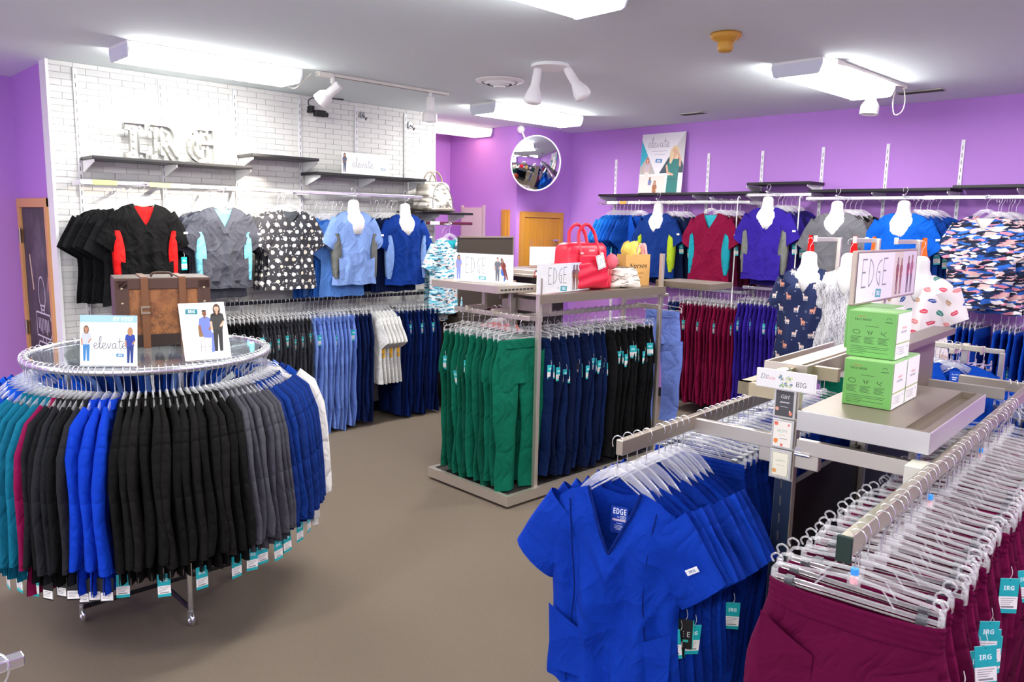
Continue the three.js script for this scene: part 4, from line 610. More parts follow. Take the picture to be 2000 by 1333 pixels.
// hangers on a bar just inside the lower left corner
{
  const r = thing('hang_rail', 'chrome bar end with loose hangers in lower left corner', 'rail'); part('tube', rbox(.02, .02, .5, -1.35, 1.223, .0), CHROME, r); part('post', rbox(.025, 1.22, .025, -1.35, .61, .22), CHROME, r); part('foot', rbox(.3, .03, .3, -1.35, .015, .22), CHROME, r);
  for (let i = 0; i < 3; i++) put(clipHanger('clear clip hanger in the lower left corner', 'loose hangers in the lower left corner'), -1.35, 1.235, -.215 + i * .045, .7);
}
// ---------------------------------------------------------------- printed things
function person(g, x, y, h, { hair = '#3a2a20', skin = '#c68d6a', top = '#3b57b8', bottom = top, shoe = '#eee', lean = 0, longHair = 1, sit = 0 } = {}) { // feet at x, y
  const u = h / 8; g.save(); g.translate(x, y); g.transform(1, 0, lean, 1, 0, 0);
  g.fillStyle = bottom; if (!sit) { g.beginPath(); g.moveTo(-u * .75, -u * 4.1); g.lineTo(u * .75, -u * 4.1); g.lineTo(u * .6, -u * .25); g.lineTo(u * .12, -u * .25); g.lineTo(0, -u * 3.2); g.lineTo(-u * .2, -u * .25); g.lineTo(-u * .65, -u * .25); g.fill(); }
  else { g.beginPath(); g.moveTo(-u * .7, -u * 4); g.lineTo(u * .5, -u * 4.1); g.lineTo(u * 1.5, -u * 3.5); g.lineTo(u * 1.0, -u * .4); g.lineTo(u * .45, -u * .4); g.lineTo(u * .7, -u * 2.9); g.lineTo(-u * .5, -u * 3); g.fill(); }
  g.fillStyle = shoe; g.fillRect(-u * .72, -u * .28, u * .6, u * .28); g.fillRect(u * .1, -u * .28, u * .62, u * .28);
  g.fillStyle = top; g.beginPath(); g.moveTo(-u * .3, -u * 6.7); g.lineTo(u * .3, -u * 6.7); g.lineTo(u * .95, -u * 6.35); g.lineTo(u * 1.15, -u * 5.2); g.lineTo(u * .8, -u * 5.1); g.lineTo(u * .8, -u * 3.9); g.lineTo(-u * .8, -u * 3.9); g.lineTo(-u * .8, -u * 5.1); g.lineTo(-u * 1.15, -u * 5.2); g.lineTo(-u * .95, -u * 6.35); g.fill();
  g.strokeStyle = skin; g.lineCap = 'round'; g.lineWidth = u * .32; g.beginPath(); g.moveTo(-u * .98, -u * 5.1); g.lineTo(-u * .9, -u * 3.9); g.moveTo(u * .98, -u * 5.1); g.lineTo(u * .5, -u * 4.4); g.stroke();
  if (longHair) { g.fillStyle = hair; g.beginPath(); g.ellipse(0, -u * 7.15, u * .58, u * .95, 0, 0, 7); g.fill(); }
  g.fillStyle = skin; g.fillRect(-u * .17, -u * 6.95, u * .34, u * .4); g.beginPath(); g.moveTo(-u * .22, -u * 6.7); g.lineTo(u * .22, -u * 6.7); g.lineTo(0, -u * 6.2); g.fill(); g.beginPath(); g.ellipse(0, -u * 7.3, u * .36, u * .48, 0, 0, 7); g.fill();
  g.fillStyle = hair; g.beginPath(); g.ellipse(0, -u * 7.62, u * .42, u * .3, 0, Math.PI, 0); g.fill(); g.fillStyle = '#5a3a2c'; g.fillRect(-u * .18, -u * 7.35, u * .1, u * .06); g.fillRect(u * .08, -u * 7.35, u * .1, u * .06); g.fillStyle = '#a4505a'; g.fillRect(-u * .12, -u * 7.08, u * .24, u * .06);
  g.restore();
}
function logo(g, x, y, w, col = '#1a8f9c') { g.save(); g.translate(x, y); g.transform(1, .06, -.12, 1, 0, 0); g.fillStyle = col; g.fillRect(0, 0, w, w * .46); g.fillStyle = '#fff'; g.font = `bold ${w * .36}px sans-serif`; g.textAlign = 'center'; g.fillText('IRG', w / 2, w * .36); g.restore(); }
function elevate(g, x, y, s, col = '#6d6d74') { // thin script
  g.save(); g.translate(x, y); g.scale(s, s); g.strokeStyle = col; g.lineWidth = .055; g.lineCap = g.lineJoin = 'round';
  const e = X => { g.moveTo(X, -.22); g.bezierCurveTo(X + .35, -.24, X + .34, -.55, X + .17, -.52); g.bezierCurveTo(X - .05, -.48, X - .02, 0, X + .2, 0); g.bezierCurveTo(X + .3, 0, X + .36, -.08, X + .42, -.18); };
  g.beginPath(); e(0); g.moveTo(.42, -.18); g.bezierCurveTo(.62, -.5, .72, -1.1, .6, -1.12); g.bezierCurveTo(.46, -1.12, .42, 0, .62, 0); g.lineTo(.74, -.16); e(.74); g.moveTo(1.18, -.45); g.lineTo(1.32, -.02); g.bezierCurveTo(1.42, -.2, 1.5, -.4, 1.5, -.5);
  g.moveTo(1.94, -.42); g.bezierCurveTo(1.8, -.6, 1.6, -.4, 1.64, -.15); g.bezierCurveTo(1.68, .08, 1.9, .02, 1.96, -.42); g.bezierCurveTo(1.94, -.1, 1.96, 0, 2.1, -.04); g.moveTo(2.3, -.95); g.bezierCurveTo(2.24, -.4, 2.2, 0, 2.36, 0); g.lineTo(2.5, -.14); g.moveTo(2.12, -.62); g.lineTo(2.52, -.68); e(2.5); g.stroke(); g.restore();
}
function edge(g, x, y, w, h, col = '#55565c') { // tall thin letters
  g.strokeStyle = col; g.lineWidth = Math.max(2.5, w * .018); g.lineCap = 'round'; const c = w / 4, E = X => { g.moveTo(X + c * .6, y); g.lineTo(X, y); g.lineTo(X, y + h); g.lineTo(X + c * .6, y + h); g.moveTo(X, y + h * .47); g.lineTo(X + c * .45, y + h * .47); };
  g.beginPath(); E(x); const d = x + c * 1.02; g.moveTo(d, y); g.lineTo(d, y + h); g.moveTo(d, y); g.bezierCurveTo(d + c * .85, y + h * .2, d + c * .85, y + h * .8, d, y + h);
  const k = x + c * 2.1; g.moveTo(k + c * .7, y + h * .05); g.bezierCurveTo(k - c * .15, y + h * .15, k - c * .15, y + h * .85, k + c * .55, y + h); g.lineTo(k + c * .55, y + h * .5); g.lineTo(k + c * .3, y + h * .5); E(x + c * 3.15); g.stroke();
}
// a printed card with an acrylic holder
function sign(name, label, p, ry, w, h, px, draw, { lean = 0, foot = .07, holder = 1, cover = 1 } = {}) {
  const t = thing(name, label, 'sign', p, ry), k = new THREE.Group(); k.name = 'card'; k.rotation.x = -lean; t.add(k);
  const face = printMat(px, Math.round(px * h / w), draw, 0.7);
  part('print', new THREE.PlaneGeometry(w, h).translate(0, h / 2 + .006, .003), face, k); part('backing', rbox(w, h, .004, 0, h / 2 + .006, 0, .001, 1), WHITE, k);
  if (holder) { if (cover) part('cover', rbox(w + .012, h + .008, .002, 0, h / 2 + .006, .0062, .001, 1), ACRYLIC, k); part('foot', rbox(w * .98, .004, foot, 0, .003, -foot / 2 + .02, .0015, 1), ACRYLIC, t); }
  return t;
}
const EDGE1 = (ppl) => (g, w, h) => { g.fillStyle = '#f6f6f5'; g.fillRect(0, 0, w, h); g.fillStyle = '#e9ebec'; g.fillRect(w * .62, 0, w * .38, h); edge(g, w * .2, h * .14, w * .36, h * .55); logo(g, w * .43, h * .78, w * .12, '#27a5b0'); g.fillStyle = '#999'; g.font = `${h * .09}px sans-serif`; g.fillText('by', w * .37, h * .88); ppl(g, w, h); };
sign('counter_sign', 'white sign with tall thin lettering on near end shelf, middle rack', [-4.14, 1.49, -3.72], .36, .47, .2, 1000, EDGE1((g, w, h) => { person(g, w * .075, h * .96, h * .9, { top: '#7d86d6', lean: 0 }); person(g, w * .74, h * .97, h * .88, { top: '#4a4a58', bottom: '#3c3c48', hair: '#2a2a2a', longHair: 0, skin: '#d2a184' }); person(g, w * .83, h * .97, h * .62, { top: '#2c6fdc', bottom: '#2c6fdc', hair: '#222', skin: '#6a4632', sit: 1 }); person(g, w * .9, h * .9, h * .76, { top: '#8a3d34', bottom: '#7d2f2a', lean: .3, hair: '#3a2a20' }); }));
sign('counter_sign', 'white sign with tall thin lettering before the red backpack', [-3.69, 1.44, -4.08], 1.72, .66, .2, 1000, EDGE1((g, w, h) => { for (const [x, c, l] of [[.68, '#7d4a3a', 0], [.75, '#9a6a52', .05], [.86, '#5a2c2c', 0], [.92, '#3c3a42', -.04]]) person(g, w * x, h * .96, h * .88, { top: c, bottom: c, lean: l, shoe: '#222' }); }));
{
  const t = thing('framed_sign', 'framed sign with tall thin lettering above the green boxes', 'sign', at(.05, 1.652, -.715), TH + Math.PI / 2);
  part('print', new THREE.PlaneGeometry(.74, .178).translate(0, .097, .009), printMat(1200, 288, (g, w, h) => { g.fillStyle = '#f1efee'; g.fillRect(0, 0, w, h); edge(g, w * .07, h * .13, w * .42, h * .56, '#77777c'); logo(g, w * .3, h * .76, w * .09, '#3fa9b0'); g.fillStyle = '#999'; g.font = '24px sans-serif'; g.fillText('by', w * .25, h * .88); g.fillStyle = '#e3d8c8'; g.fillRect(w * .58, 0, w * .16, h); g.fillStyle = '#e8dfe2'; g.fillRect(w * .74, 0, w * .26, h); person(g, w * .65, h * .95, h * .82, { top: '#8a4a3c', bottom: '#7a3a30', hair: '#2a1814', shoe: '#333' }); person(g, w * .72, h * .95, h * .8, { top: '#a0604e', bottom: '#8e5242', hair: '#7a4a30', shoe: '#333' }); person(g, w * .85, h * .95, h * .84, { top: '#9a3d52', bottom: '#5a4048', hair: '#4a2a20', shoe: '#444' }); person(g, w * .92, h * .95, h * .86, { top: '#b06070', bottom: '#6a5058', hair: '#6a3a2a', shoe: '#444' }); }, .35), t);
  part('frame', [rbox(.77, .012, .018, 0, .006, 0), rbox(.77, .01, .018, 0, .19, 0), rbox(.012, .19, .018, -.38, .097, 0), rbox(.012, .19, .018, .38, .097, 0)], mat('#b9a99a', 0.4, 0.5), t); part('backing', box(.76, .18, .006, 0, .097, 0), mat('#eae6e0', 0.6), t); part('stem', rbox(.02, .1, .012, .04, -.03, -.012), STEEL, t);
}
sign('counter_sign', 'white script-lettered sign with pale blue heading on glass top', [-3.525, 1.276, -1.04], .86, .235, .215, 700, (g, w, h) => { g.fillStyle = '#fbfcfd'; g.fillRect(0, 0, w, h); g.fillStyle = '#a9d2ee'; g.fillRect(0, 0, w, h * .14); g.fillStyle = '#fff'; g.font = `bold ${h * .1}px sans-serif`; g.textAlign = 'right'; g.fillText('BY YOU!', w * .93, h * .11); g.textAlign = 'left'; elevate(g, w * .24, h * .66, w * .2, '#4b4b52'); g.font = `${h * .05}px sans-serif`; g.fillStyle = '#777'; g.fillText('by', w * .56, h * .8); logo(g, w * .64, h * .75, w * .13, '#2f7fb8'); person(g, w * .11, h * .93, h * .72, { top: '#c9cfe8', bottom: '#3f83bd', hair: '#7a5a40', shoe: '#eee' }); person(g, w * .88, h * .96, h * .72, { top: '#2b44a0', bottom: '#263a80', hair: '#b98a5a', shoe: '#ddd' }); }, { lean: .12, foot: .09, cover: 0 });
{
  const t = sign('counter_sign', 'white sign of two people leaning on acrylic easel, glass top', [-3.43, 1.276, -1.43], 1.42, .2, .265, 620, (g, w, h) => { g.fillStyle = '#fdfdfc'; g.fillRect(0, 0, w, h); logo(g, w * .14, h * .1, w * .26, '#16828f'); g.fillStyle = '#8a6a40'; g.fillRect(w * .36, h * .4, w * .1, h * .2); g.strokeStyle = '#4a3a2a'; g.lineWidth = 5; g.beginPath(); for (const [a, b] of [[.4, .36], [.56, .6], [.44, .46]]) { g.moveTo(w * a, h * .6); g.lineTo(w * b, h * .9); } g.moveTo(w * .38, h * .78); g.lineTo(w * .58, h * .77); g.stroke(); person(g, w * .53, h * .92, h * .8, { top: '#6a7bd6', bottom: '#6a7bd6', hair: '#2a1c16', longHair: 0, skin: '#8a5a3e', sit: 1 }); person(g, w * .75, h * .9, h * .86, { top: '#33332f', bottom: '#2c2a2a', hair: '#4a3222', skin: '#d9a98a', lean: -.06 }); }, { lean: .38, foot: .05, cover: 0 });
  const e = part('easel_leg', rbox(.19, .24, .004, 0, .118, 0, .001, 1), ACRYLIC, t); e.position.set(0, 0, -.125); e.rotation.x = .26;
}
{ // poster standing on the shelf, leaning on the wall
  const t = thing('poster', 'poster with blonde woman in teal scrubs on purple wall', 'poster', [-5.165, 2.264, BACK + .075], 0); const k = new THREE.Group(); k.name = 'board'; k.rotation.x = -.07; t.add(k);
  part('print', new THREE.PlaneGeometry(.57, .655).translate(0, .33, .0045), printMat(900, 1034, (g, w, h) => {
    g.fillStyle = '#eeecef'; g.fillRect(0, 0, w, h); g.fillStyle = '#d6d2d0'; g.beginPath(); g.moveTo(w, 0); g.lineTo(w * .78, h * .26); g.lineTo(w, h * .6); g.fill(); g.fillStyle = '#2fb3c8'; g.beginPath(); g.moveTo(0, h * .1); g.lineTo(w * .17, h * .36); g.lineTo(0, h * .55); g.fill(); g.fillStyle = '#b9b2ad'; g.beginPath(); g.moveTo(w * .17, h * .36); g.lineTo(w * .38, h * .68); g.lineTo(0, h * .7); g.lineTo(0, h * .55); g.fill(); g.fillStyle = '#2c4652'; g.beginPath(); g.moveTo(w * .78, h * .24); g.lineTo(w * .46, h * .66); g.lineTo(w, h * .66); g.lineTo(w, h * .54); g.fill();
    g.fillStyle = '#ece2d8'; g.fillRect(0, h * .7, w * .6, h * .3); g.fillStyle = '#fff'; g.fillRect(0, h * .67, w * .4, h * .035); elevate(g, w * .16, h * .23, w * .17, '#7b7b86'); g.fillStyle = '#9a9aa4'; g.fillRect(w * .26, h * .29, w * .34, 7); g.fillRect(w * .3, h * .345, w * .26, 5); logo(g, w * .36, h * .42, w * .15, '#2f7fb8');
    g.save(); g.translate(w * .78, h * .3); g.fillStyle = '#e9cfa2'; g.beginPath(); g.ellipse(0, 70, 95, 160, .1, 0, 7); g.fill(); g.fillStyle = '#e2b08f'; g.beginPath(); g.ellipse(0, 30, 52, 70, 0, 0, 7); g.fill(); g.fillRect(-24, 90, 48, 60); g.fillStyle = '#0f7a74'; g.beginPath(); g.moveTo(-60, 140); g.lineTo(70, 140); g.lineTo(150, 230); g.lineTo(110, 300); g.lineTo(105, 730); g.lineTo(-120, 730); g.lineTo(-105, 330); g.lineTo(-160, 250); g.fill(); g.fillStyle = '#0c6660'; g.fillRect(-118, 470, 226, 14); g.strokeStyle = '#dfae8e'; g.lineWidth = 38; g.lineCap = 'round'; g.beginPath(); g.moveTo(-140, 250); g.lineTo(-110, 370); g.lineTo(-10, 400); g.moveTo(130, 250); g.lineTo(120, 120); g.lineTo(60, 30); g.stroke(); g.fillStyle = '#f2f2f2'; g.save(); g.rotate(.35); g.fillRect(-20, 400, 100, 14); g.restore(); g.fillStyle = '#e9cfa2'; g.beginPath(); g.ellipse(-50, 110, 34, 110, .2, 0, 7); g.fill(); g.restore();
    person(g, w * .17, h * .86, h * .46, { hair: '#b5563a', skin: '#e6b89a', top: '#c9b8c0', bottom: '#ece2d8', shoe: '#ece2d8' }); g.fillStyle = '#ece2d8'; g.fillRect(0, h * .7, w * .42, h * .3); person(g, w * .26, h * .98, h * .26, { hair: '#2a1c16', top: '#6f7fb8', bottom: '#e2dcd6' }); person(g, w * .38, h * 1.14, h * .36, { hair: '#8a5636', top: '#a86a48', bottom: '#a86a48', skin: '#dba884' });
  }, .5), k); part('backing', rbox(.57, .655, .007, 0, .33, 0, .002, 1), WHITE, k);
}
sign('shelf_sign', 'low white script-lettered sign on black wall shelf', [-6.3, 2.326, -4.17], Math.PI / 2, .52, .19, 900, (g, w, h) => { g.fillStyle = '#fafafa'; g.fillRect(0, 0, w, h); person(g, w * .06, h * .95, h * .9, { top: '#5a6272', bottom: '#5a6272', hair: '#3a2a22' }); elevate(g, w * .22, h * .68, w * .15, '#9a9aa2'); logo(g, w * .82, h * .62, w * .1, '#8fa3b4'); g.fillStyle = '#cfe3ee'; g.fillRect(w * .5, h * .9, w * .4, 6); }, { holder: 0 });

// ---------------------------------------------------------------- metal letters, from strokes with depth
{
  const galv = new THREE.MeshStandardMaterial({ color: '#b2b3af', roughness: 0.42, metalness: 0.6, side: THREE.DoubleSide, bumpMap: null });
  const bulbM = mat('#f6f2e4', 0.25);
  const outline = { I: [[-.075, 0], [.075, 0], [.075, .045], [.032, .052], [.032, .21], [.075, .217], [.075, .262], [-.075, .262], [-.075, .217], [-.032, .21], [-.032, .052], [-.075, .045]] };
  function letter(ch, z, label, build, bulbs) {
    const t = thing('metal_letter', label, 'letter', [-6.39, 2.337, z], Math.PI / 2);
    const { shape } = build(); const face = new THREE.ExtrudeGeometry(shape, { depth: .006, bevelEnabled: false, curveSegments: 12 });
    part('face', face, galv, t); const P = shape.getPoints(12), rim = [], wallOf = pts => { const rows = [pts.map(p => [p.x, p.y, 0]), pts.map(p => [p.x, p.y, .048])]; rows.forEach(r => r.push(r[0])); return loft(rows, { closed: false }); };
    rim.push(wallOf(P)); for (const h of shape.holes) rim.push(wallOf(h.getPoints(12))); part('rim', rim, galv, t);
    for (const [x, y] of bulbs) part('bulb', new THREE.SphereGeometry(.011, 10, 8).translate(x, y, .018), bulbM, t);
  }
  const poly = a => new THREE.Shape(a.map(p => new THREE.Vector2(...p)));
  letter('I', -2.145, 'metal letter I on the left black wall shelf', () => ({ shape: poly(outline.I) }), [[0, .04], [0, .09], [0, .14], [0, .19], [0, .235], [-.05, .024], [.05, .024], [-.05, .24], [.05, .24]]);
  letter('R', -2.355, 'metal letter R between the I and G on shelf', () => { const s = new THREE.Shape(); s.moveTo(-.095, 0); s.lineTo(.0, 0); s.lineTo(.0, .04); s.lineTo(-.03, .045); s.lineTo(-.03, .11); s.lineTo(0, .11); s.lineTo(.05, .02); s.lineTo(.06, 0); s.lineTo(.11, 0); s.lineTo(.11, .035); s.lineTo(.095, .04); s.lineTo(.045, .12); s.bezierCurveTo(.1, .14, .1, .262, .01, .262); s.lineTo(-.095, .262); s.lineTo(-.095, .222); s.lineTo(-.07, .217); s.lineTo(-.07, .045); s.lineTo(-.095, .04); s.closePath(); const h = new THREE.Path(); h.moveTo(-.03, .15); h.lineTo(.0, .15); h.bezierCurveTo(.035, .155, .035, .222, 0, .224); h.lineTo(-.03, .224); h.closePath(); s.holes.push(h); return { shape: s }; }, [[-.05, .03], [-.05, .08], [-.05, .13], [-.05, .18], [-.05, .24], [0, .243], [.045, .215], [.045, .16], [0, .13], [.04, .08], [.075, .025]]);
  letter('G', -2.65, 'metal letter G right of the R on wall shelf', () => { const s = new THREE.Shape(); s.moveTo(.1, .15); s.lineTo(.0, .15); s.lineTo(.0, .11); s.lineTo(.04, .11); s.lineTo(.04, .05); s.bezierCurveTo(-.02, .025, -.06, .07, -.06, .131); s.bezierCurveTo(-.06, .2, -.01, .24, .045, .215); s.lineTo(.055, .185); s.lineTo(.095, .185); s.lineTo(.095, .262); s.lineTo(.065, .262); s.lineTo(.055, .248); s.bezierCurveTo(-.04, .29, -.11, .22, -.11, .131); s.bezierCurveTo(-.11, .03, -.02, -.02, .055, .012); s.lineTo(.07, 0); s.lineTo(.1, 0); s.closePath(); return { shape: s }; }, [[-.085, .13], [-.075, .08], [-.045, .035], [.0, .02], [.065, .03], [.065, .08], [.06, .13], [-.075, .185], [-.04, .23], [.01, .245], [.075, .22]]);
}

// ---------------------------------------------------------------- trunk, bags, boxes
{
  const wood = new THREE.MeshStandardMaterial({ roughness: .5, map: canvas(512, 400, (g, w, h) => { g.fillStyle = '#946038'; g.fillRect(0, 0, w, h); const q = rng(88); for (let i = 0; i < 240; i++) { g.fillStyle = `rgba(${q() < .5 ? '60,32,14' : '170,112,62'},${.06 + q() * .12})`; blob(g, q() * w, q() * h, 8 + q() * 46, 9, q, .5); } g.strokeStyle = 'rgba(36,18,8,.55)'; g.lineWidth = 2; for (let i = 0; i < 260; i++) { const x = q() * w, y = h * .45 + q() * h * .5; g.beginPath(); g.arc(x, y, 4 + q() * 12, q() * 6, q() * 6 + 3); g.stroke(); } g.fillStyle = 'rgba(40,20,10,.5)'; g.fillRect(0, h * .82, w, h * .2); }) });
  const lea = mat('#4e352a', 0.5), strapM = mat('#744a2c', 0.5), brass = mat('#b6a78c', 0.35, 0.8);
  const t = thing('wooden_trunk', 'brown wooden trunk with leather straps on the glass top', 'trunk', [-4.06, 1.276, -1.46], 1.33);
  part('body', rbox(.42, .335, .26, 0, .17, 0, .012), wood, t);
  part('lid', [rbox(.432, .012, .272, 0, .335, 0, .004), rbox(.43, .05, .008, 0, .312, .133, .003)], lea, t);
  for (const s of [-1, 1]) { part('corner_panel', [rbox(.058, .325, .008, s * .185, .168, .133, .003), rbox(.008, .325, .262, s * .213, .168, 0, .003)], lea, t); const b = part('strap', [rbox(.034, .345, .007, s * .085, .17, .139, .003), rbox(.034, .007, .27, s * .085, .343, 0, .003)], strapM, t); part('buckle', [rbox(.04, .012, .006, s * .085, .2, .145, .002), rbox(.04, .012, .006, s * .085, .172, .145, .002), rbox(.006, .04, .006, s * .085 - .018, .186, .145, .002)], brass, b); for (const y of [.06, .14, .22, .29]) part('stud', new THREE.SphereGeometry(.0075, 10, 6).translate(s * .185, y, .137), brass, t); }
  part('bottom_band', rbox(.43, .06, .008, 0, .035, .133, .003), mat('#2e1f18', 0.5), t); part('handle', tube([[-.05, .342, .06], [-.035, .36, .06], [.035, .36, .06], [.05, .342, .06]], .006, 14, 8), lea, t);
}
function softBox(w, h, d, { top = .8, puff = .03, seed = 1, n = 40 } = {}) { // a bag's body: rounded section, narrower above
  const q = rng(seed), ph = q() * 6, rings = [];
  for (let k = 0; k <= 12; k++) { const t = k / 12, e = Math.sin(Math.PI * Math.min(1, t * 1.02)) ** .35, sc = (1 - (1 - top) * t) * (k === 0 || k === 12 ? .9 : 1); rings.push(ring(0, h * t, 0, 1, 1, n, (_, a) => { const c = Math.cos(a), s = Math.sin(a), p = 5, r = 1 / Math.pow(Math.abs(c) ** p + Math.abs(s) ** p, 1 / p); return [c * r * w / 2 * sc, h * t + .004 * Math.sin(a * 3 + ph), s * r * d / 2 * sc + puff * e * s * (.5 + .2 * Math.sin(a * 4 + ph)) + .004 * Math.sin(t * 14 + a * 3)]; })); }
  return loft(rings, { caps: true });
}
{
  const red = mat('#e0203f', 0.42), t = thing('backpack', 'red backpack with twin handles on middle rack shelf', 'bag', [-3.84, 1.44, -4.42], 1.42); t.scale.setScalar(1.1);
  part('body', softBox(.4, .31, .19, { top: .84, puff: .025, seed: 4 }), red, t);
  part('pocket', softBox(.3, .17, .06, { top: .95, puff: .02, seed: 6 }).translate(0, .015, .105), red, t);
  part('front_flap', rbox(.21, .07, .02, 0, .2, .118, .009), red, t); part('zip', [rbox(.26, .005, .006, 0, .178, .128, .002), rbox(.005, .1, .006, .135, .1, .13, .002)], mat('#e7c7a6', 0.3, 0.6), t);
  for (const s of [-1, 1]) { part('side_pocket', softBox(.07, .17, .1, { top: .8, seed: 8 + s }).translate(s * .21, .005, 0), red, t); }
  for (const z of [.05, -.05]) part('handle', tube([[-.085, .24, z + .05], [-.08, .31, z + .02], [-.062, .39, z], [0, .435, z], [.062, .39, z], [.08, .31, z + .02], [.085, .24, z + .05]], .011, 40, 10), red, t);
  for (const x of [-.085, .085]) part('stud', rbox(.026, .012, .008, x, .245, .112, .003), mat('#f0c9c0', 0.3, 0.5), t);
  const ht = part('price_card', rbox(.07, .095, .003, .1, .17, .155, .003).rotateZ(.0), printMat(128, 170, (g, w, h) => { g.fillStyle = '#f3f5f6'; g.fillRect(0, 0, w, h); g.strokeStyle = '#333'; g.lineWidth = 4; g.strokeRect(10, 10, w - 20, h - 20); g.strokeStyle = '#2a6a7a'; g.beginPath(); g.moveTo(40, 120); g.lineTo(70, 50); g.lineTo(88, 110); g.stroke(); }), t); ht.rotation.z = .3;
  part('pompom', new THREE.IcosahedronGeometry(.045, 3).scale(1, 1.2, .8).translate(.165, .19, .13), mat('#f06878', 0.7), t); part('logo_plate', rbox(.05, .012, .004, 0, .262, .112, .002), mat('#f4b9b0', 0.3, 0.6), t);
  const marble = new THREE.MeshStandardMaterial({ roughness: .55, map: canvas(256, 256, (g, w, h) => { g.fillStyle = '#e4ddd0'; g.fillRect(0, 0, w, h); const q = rng(99); for (let i = 0; i < 46; i++) { g.strokeStyle = ['#7a6a58', '#4a4038', '#a59884'][i % 3]; g.lineWidth = 1 + q() * 4; g.beginPath(); const x = q() * w, y = q() * h; g.moveTo(x, y); g.bezierCurveTo(x + 40, y + q() * 40 - 20, x + 60, y + q() * 60 - 30, x + 100, y + q() * 60 - 30); g.stroke(); } }) });
  marble.map.wrapS = marble.map.wrapT = THREE.RepeatWrapping; marble.map.repeat.set(3.5, 3);
  const p = thing('pouch', 'cream and brown marbled pouch right of the red backpack', 'bag', [-3.77, 1.44, -4.83], 1.25); part('body', softBox(.3, .15, .17, { top: .7, puff: .03, seed: 12 }), marble, p); part('zip', tube([[-.11, .148, 0], [0, .158, .0], [.11, .148, 0]], .005, 12, 6), mat('#6a5a4a', 0.4, 0.5), p); part('pull', rbox(.012, .03, .004, .11, .13, .03), mat('#c8b48a', 0.3, 0.7), p);
  const p2 = thing('pouch', 'grey striped pouch behind the marbled one', 'bag', [-4.0, 1.44, -4.9], 1.3); part('body', softBox(.24, .2, .1, { top: .75, puff: .02, seed: 14 }), mat('#55565e', 0.6), p2); part('stripe', [rbox(.2, .022, .13, 0, .178, 0, .01), rbox(.19, .014, .12, 0, .205, 0, .006)], mat('#e4e2e2', 0.6), p2);
  const k = thing('gift_bag', 'brown paper gift bag with yellow tissue, middle rack', 'bag', [-3.86, 1.44, -5.09], 1.35), kr = mat('#d3a25c', 0.8);
  part('body', [rbox(.25, .25, .004, 0, .125, .055, .001), rbox(.25, .25, .004, 0, .125, -.055, .001), rbox(.004, .25, .11, .125, .125, 0, .001), rbox(.004, .25, .11, -.125, .125, 0, .001), rbox(.25, .004, .11, 0, .003, 0, .001)], kr, k);
  part('print', new THREE.PlaneGeometry(.22, .17).translate(0, .11, .0585), printMat(440, 340, (g, w, h) => { g.fillStyle = '#d3a25c'; g.fillRect(0, 0, w, h); g.fillStyle = '#221a12'; g.font = 'italic bold 104px serif'; g.textAlign = 'center'; g.fillText('Nurses', w / 2, 110); squig(g, 110, 200, 220, 40, '#8a5a2c', 5); squig(g, 140, 270, 160, 40, '#8a5a2c', 6); }, .8), k);
  const tg = s => { const q = rng(s), rows = []; for (let i = 0; i <= 6; i++) rows.push(ring(0, .18 + i * .028, 0, 1, 1, 14, (_, a) => { const r = (.02 + .05 * Math.sin(i / 6 * 2.6)) * (1 + .35 * Math.sin(a * 5 + i + s)); return [Math.cos(a) * r * 1.1, .18 + i * .028 + .012 * Math.sin(a * 4 + s), Math.sin(a) * r * .6]; })); return loft(rows); };
  part('tissue', [tg(2).translate(-.055, 0, .02), tg(5).scale(.8, .85, .8).translate(-.005, .02, -.01)], mat('#ecd264', 0.8), k); part('tissue', tg(9).scale(.6, .9, .7).translate(.07, .02, .01), mat('#f0a49c', 0.8), k);
  for (const z of [.05, -.05]) part('handle', tube([[-.01, .245, z], [0, .3, z], [.035, .335, z], [.07, .3, z], [.08, .245, z]], .005, 20, 6), mat('#e8bcc0', 0.6), k);
  const bs = thing('satchel', 'grey and white camouflage doctor bag on small wall shelf', 'bag', [-6.31, 2.012, -4.97], Math.PI / 2 + .15), cam = new THREE.MeshStandardMaterial({ roughness: .6, map: canvas(512, 256, (g, w, h) => { g.fillStyle = '#d3cbbb'; g.fillRect(0, 0, w, h); const q = rng(17); for (let i = 0; i < 170; i++) { g.fillStyle = ['#f0ebe0', '#9a948a', '#6a665f', '#c2b8a6', '#efe9dc'][i % 5]; g.save(); g.translate(q() * w, q() * h); g.scale(1, .28); blob(g, 0, 0, 14 + q() * 36, 9, q, .4); g.restore(); } }) });
  cam.map.wrapS = cam.map.wrapT = THREE.RepeatWrapping; cam.map.repeat.set(2.2, 3.4);
  part('body', softBox(.42, .29, .24, { top: .72, puff: .03, seed: 22 }), cam, bs); part('piping', tube([...Array(12).keys()].map(i => { const a = i / 11 * Math.PI; return [Math.cos(a) * .15, .03 + Math.sin(a) * .25, .145 - .03 * Math.sin(a)]; }), .004, 40, 6), mat('#5b564e', 0.6), bs); part('base_trim', rbox(.41, .03, .25, 0, .018, 0, .012), mat('#5b544a', 0.6), bs); for (const z of [.04, -.04]) part('handle', tube([[-.09, .26, z], [-.075, .34, z], [0, .395, z], [.075, .34, z], [.09, .26, z]], .009, 30, 8), mat('#8a7f70', 0.6), bs); part('zip', rbox(.3, .008, .012, 0, .296, 0, .003), mat('#3a3733', 0.5), bs);
}
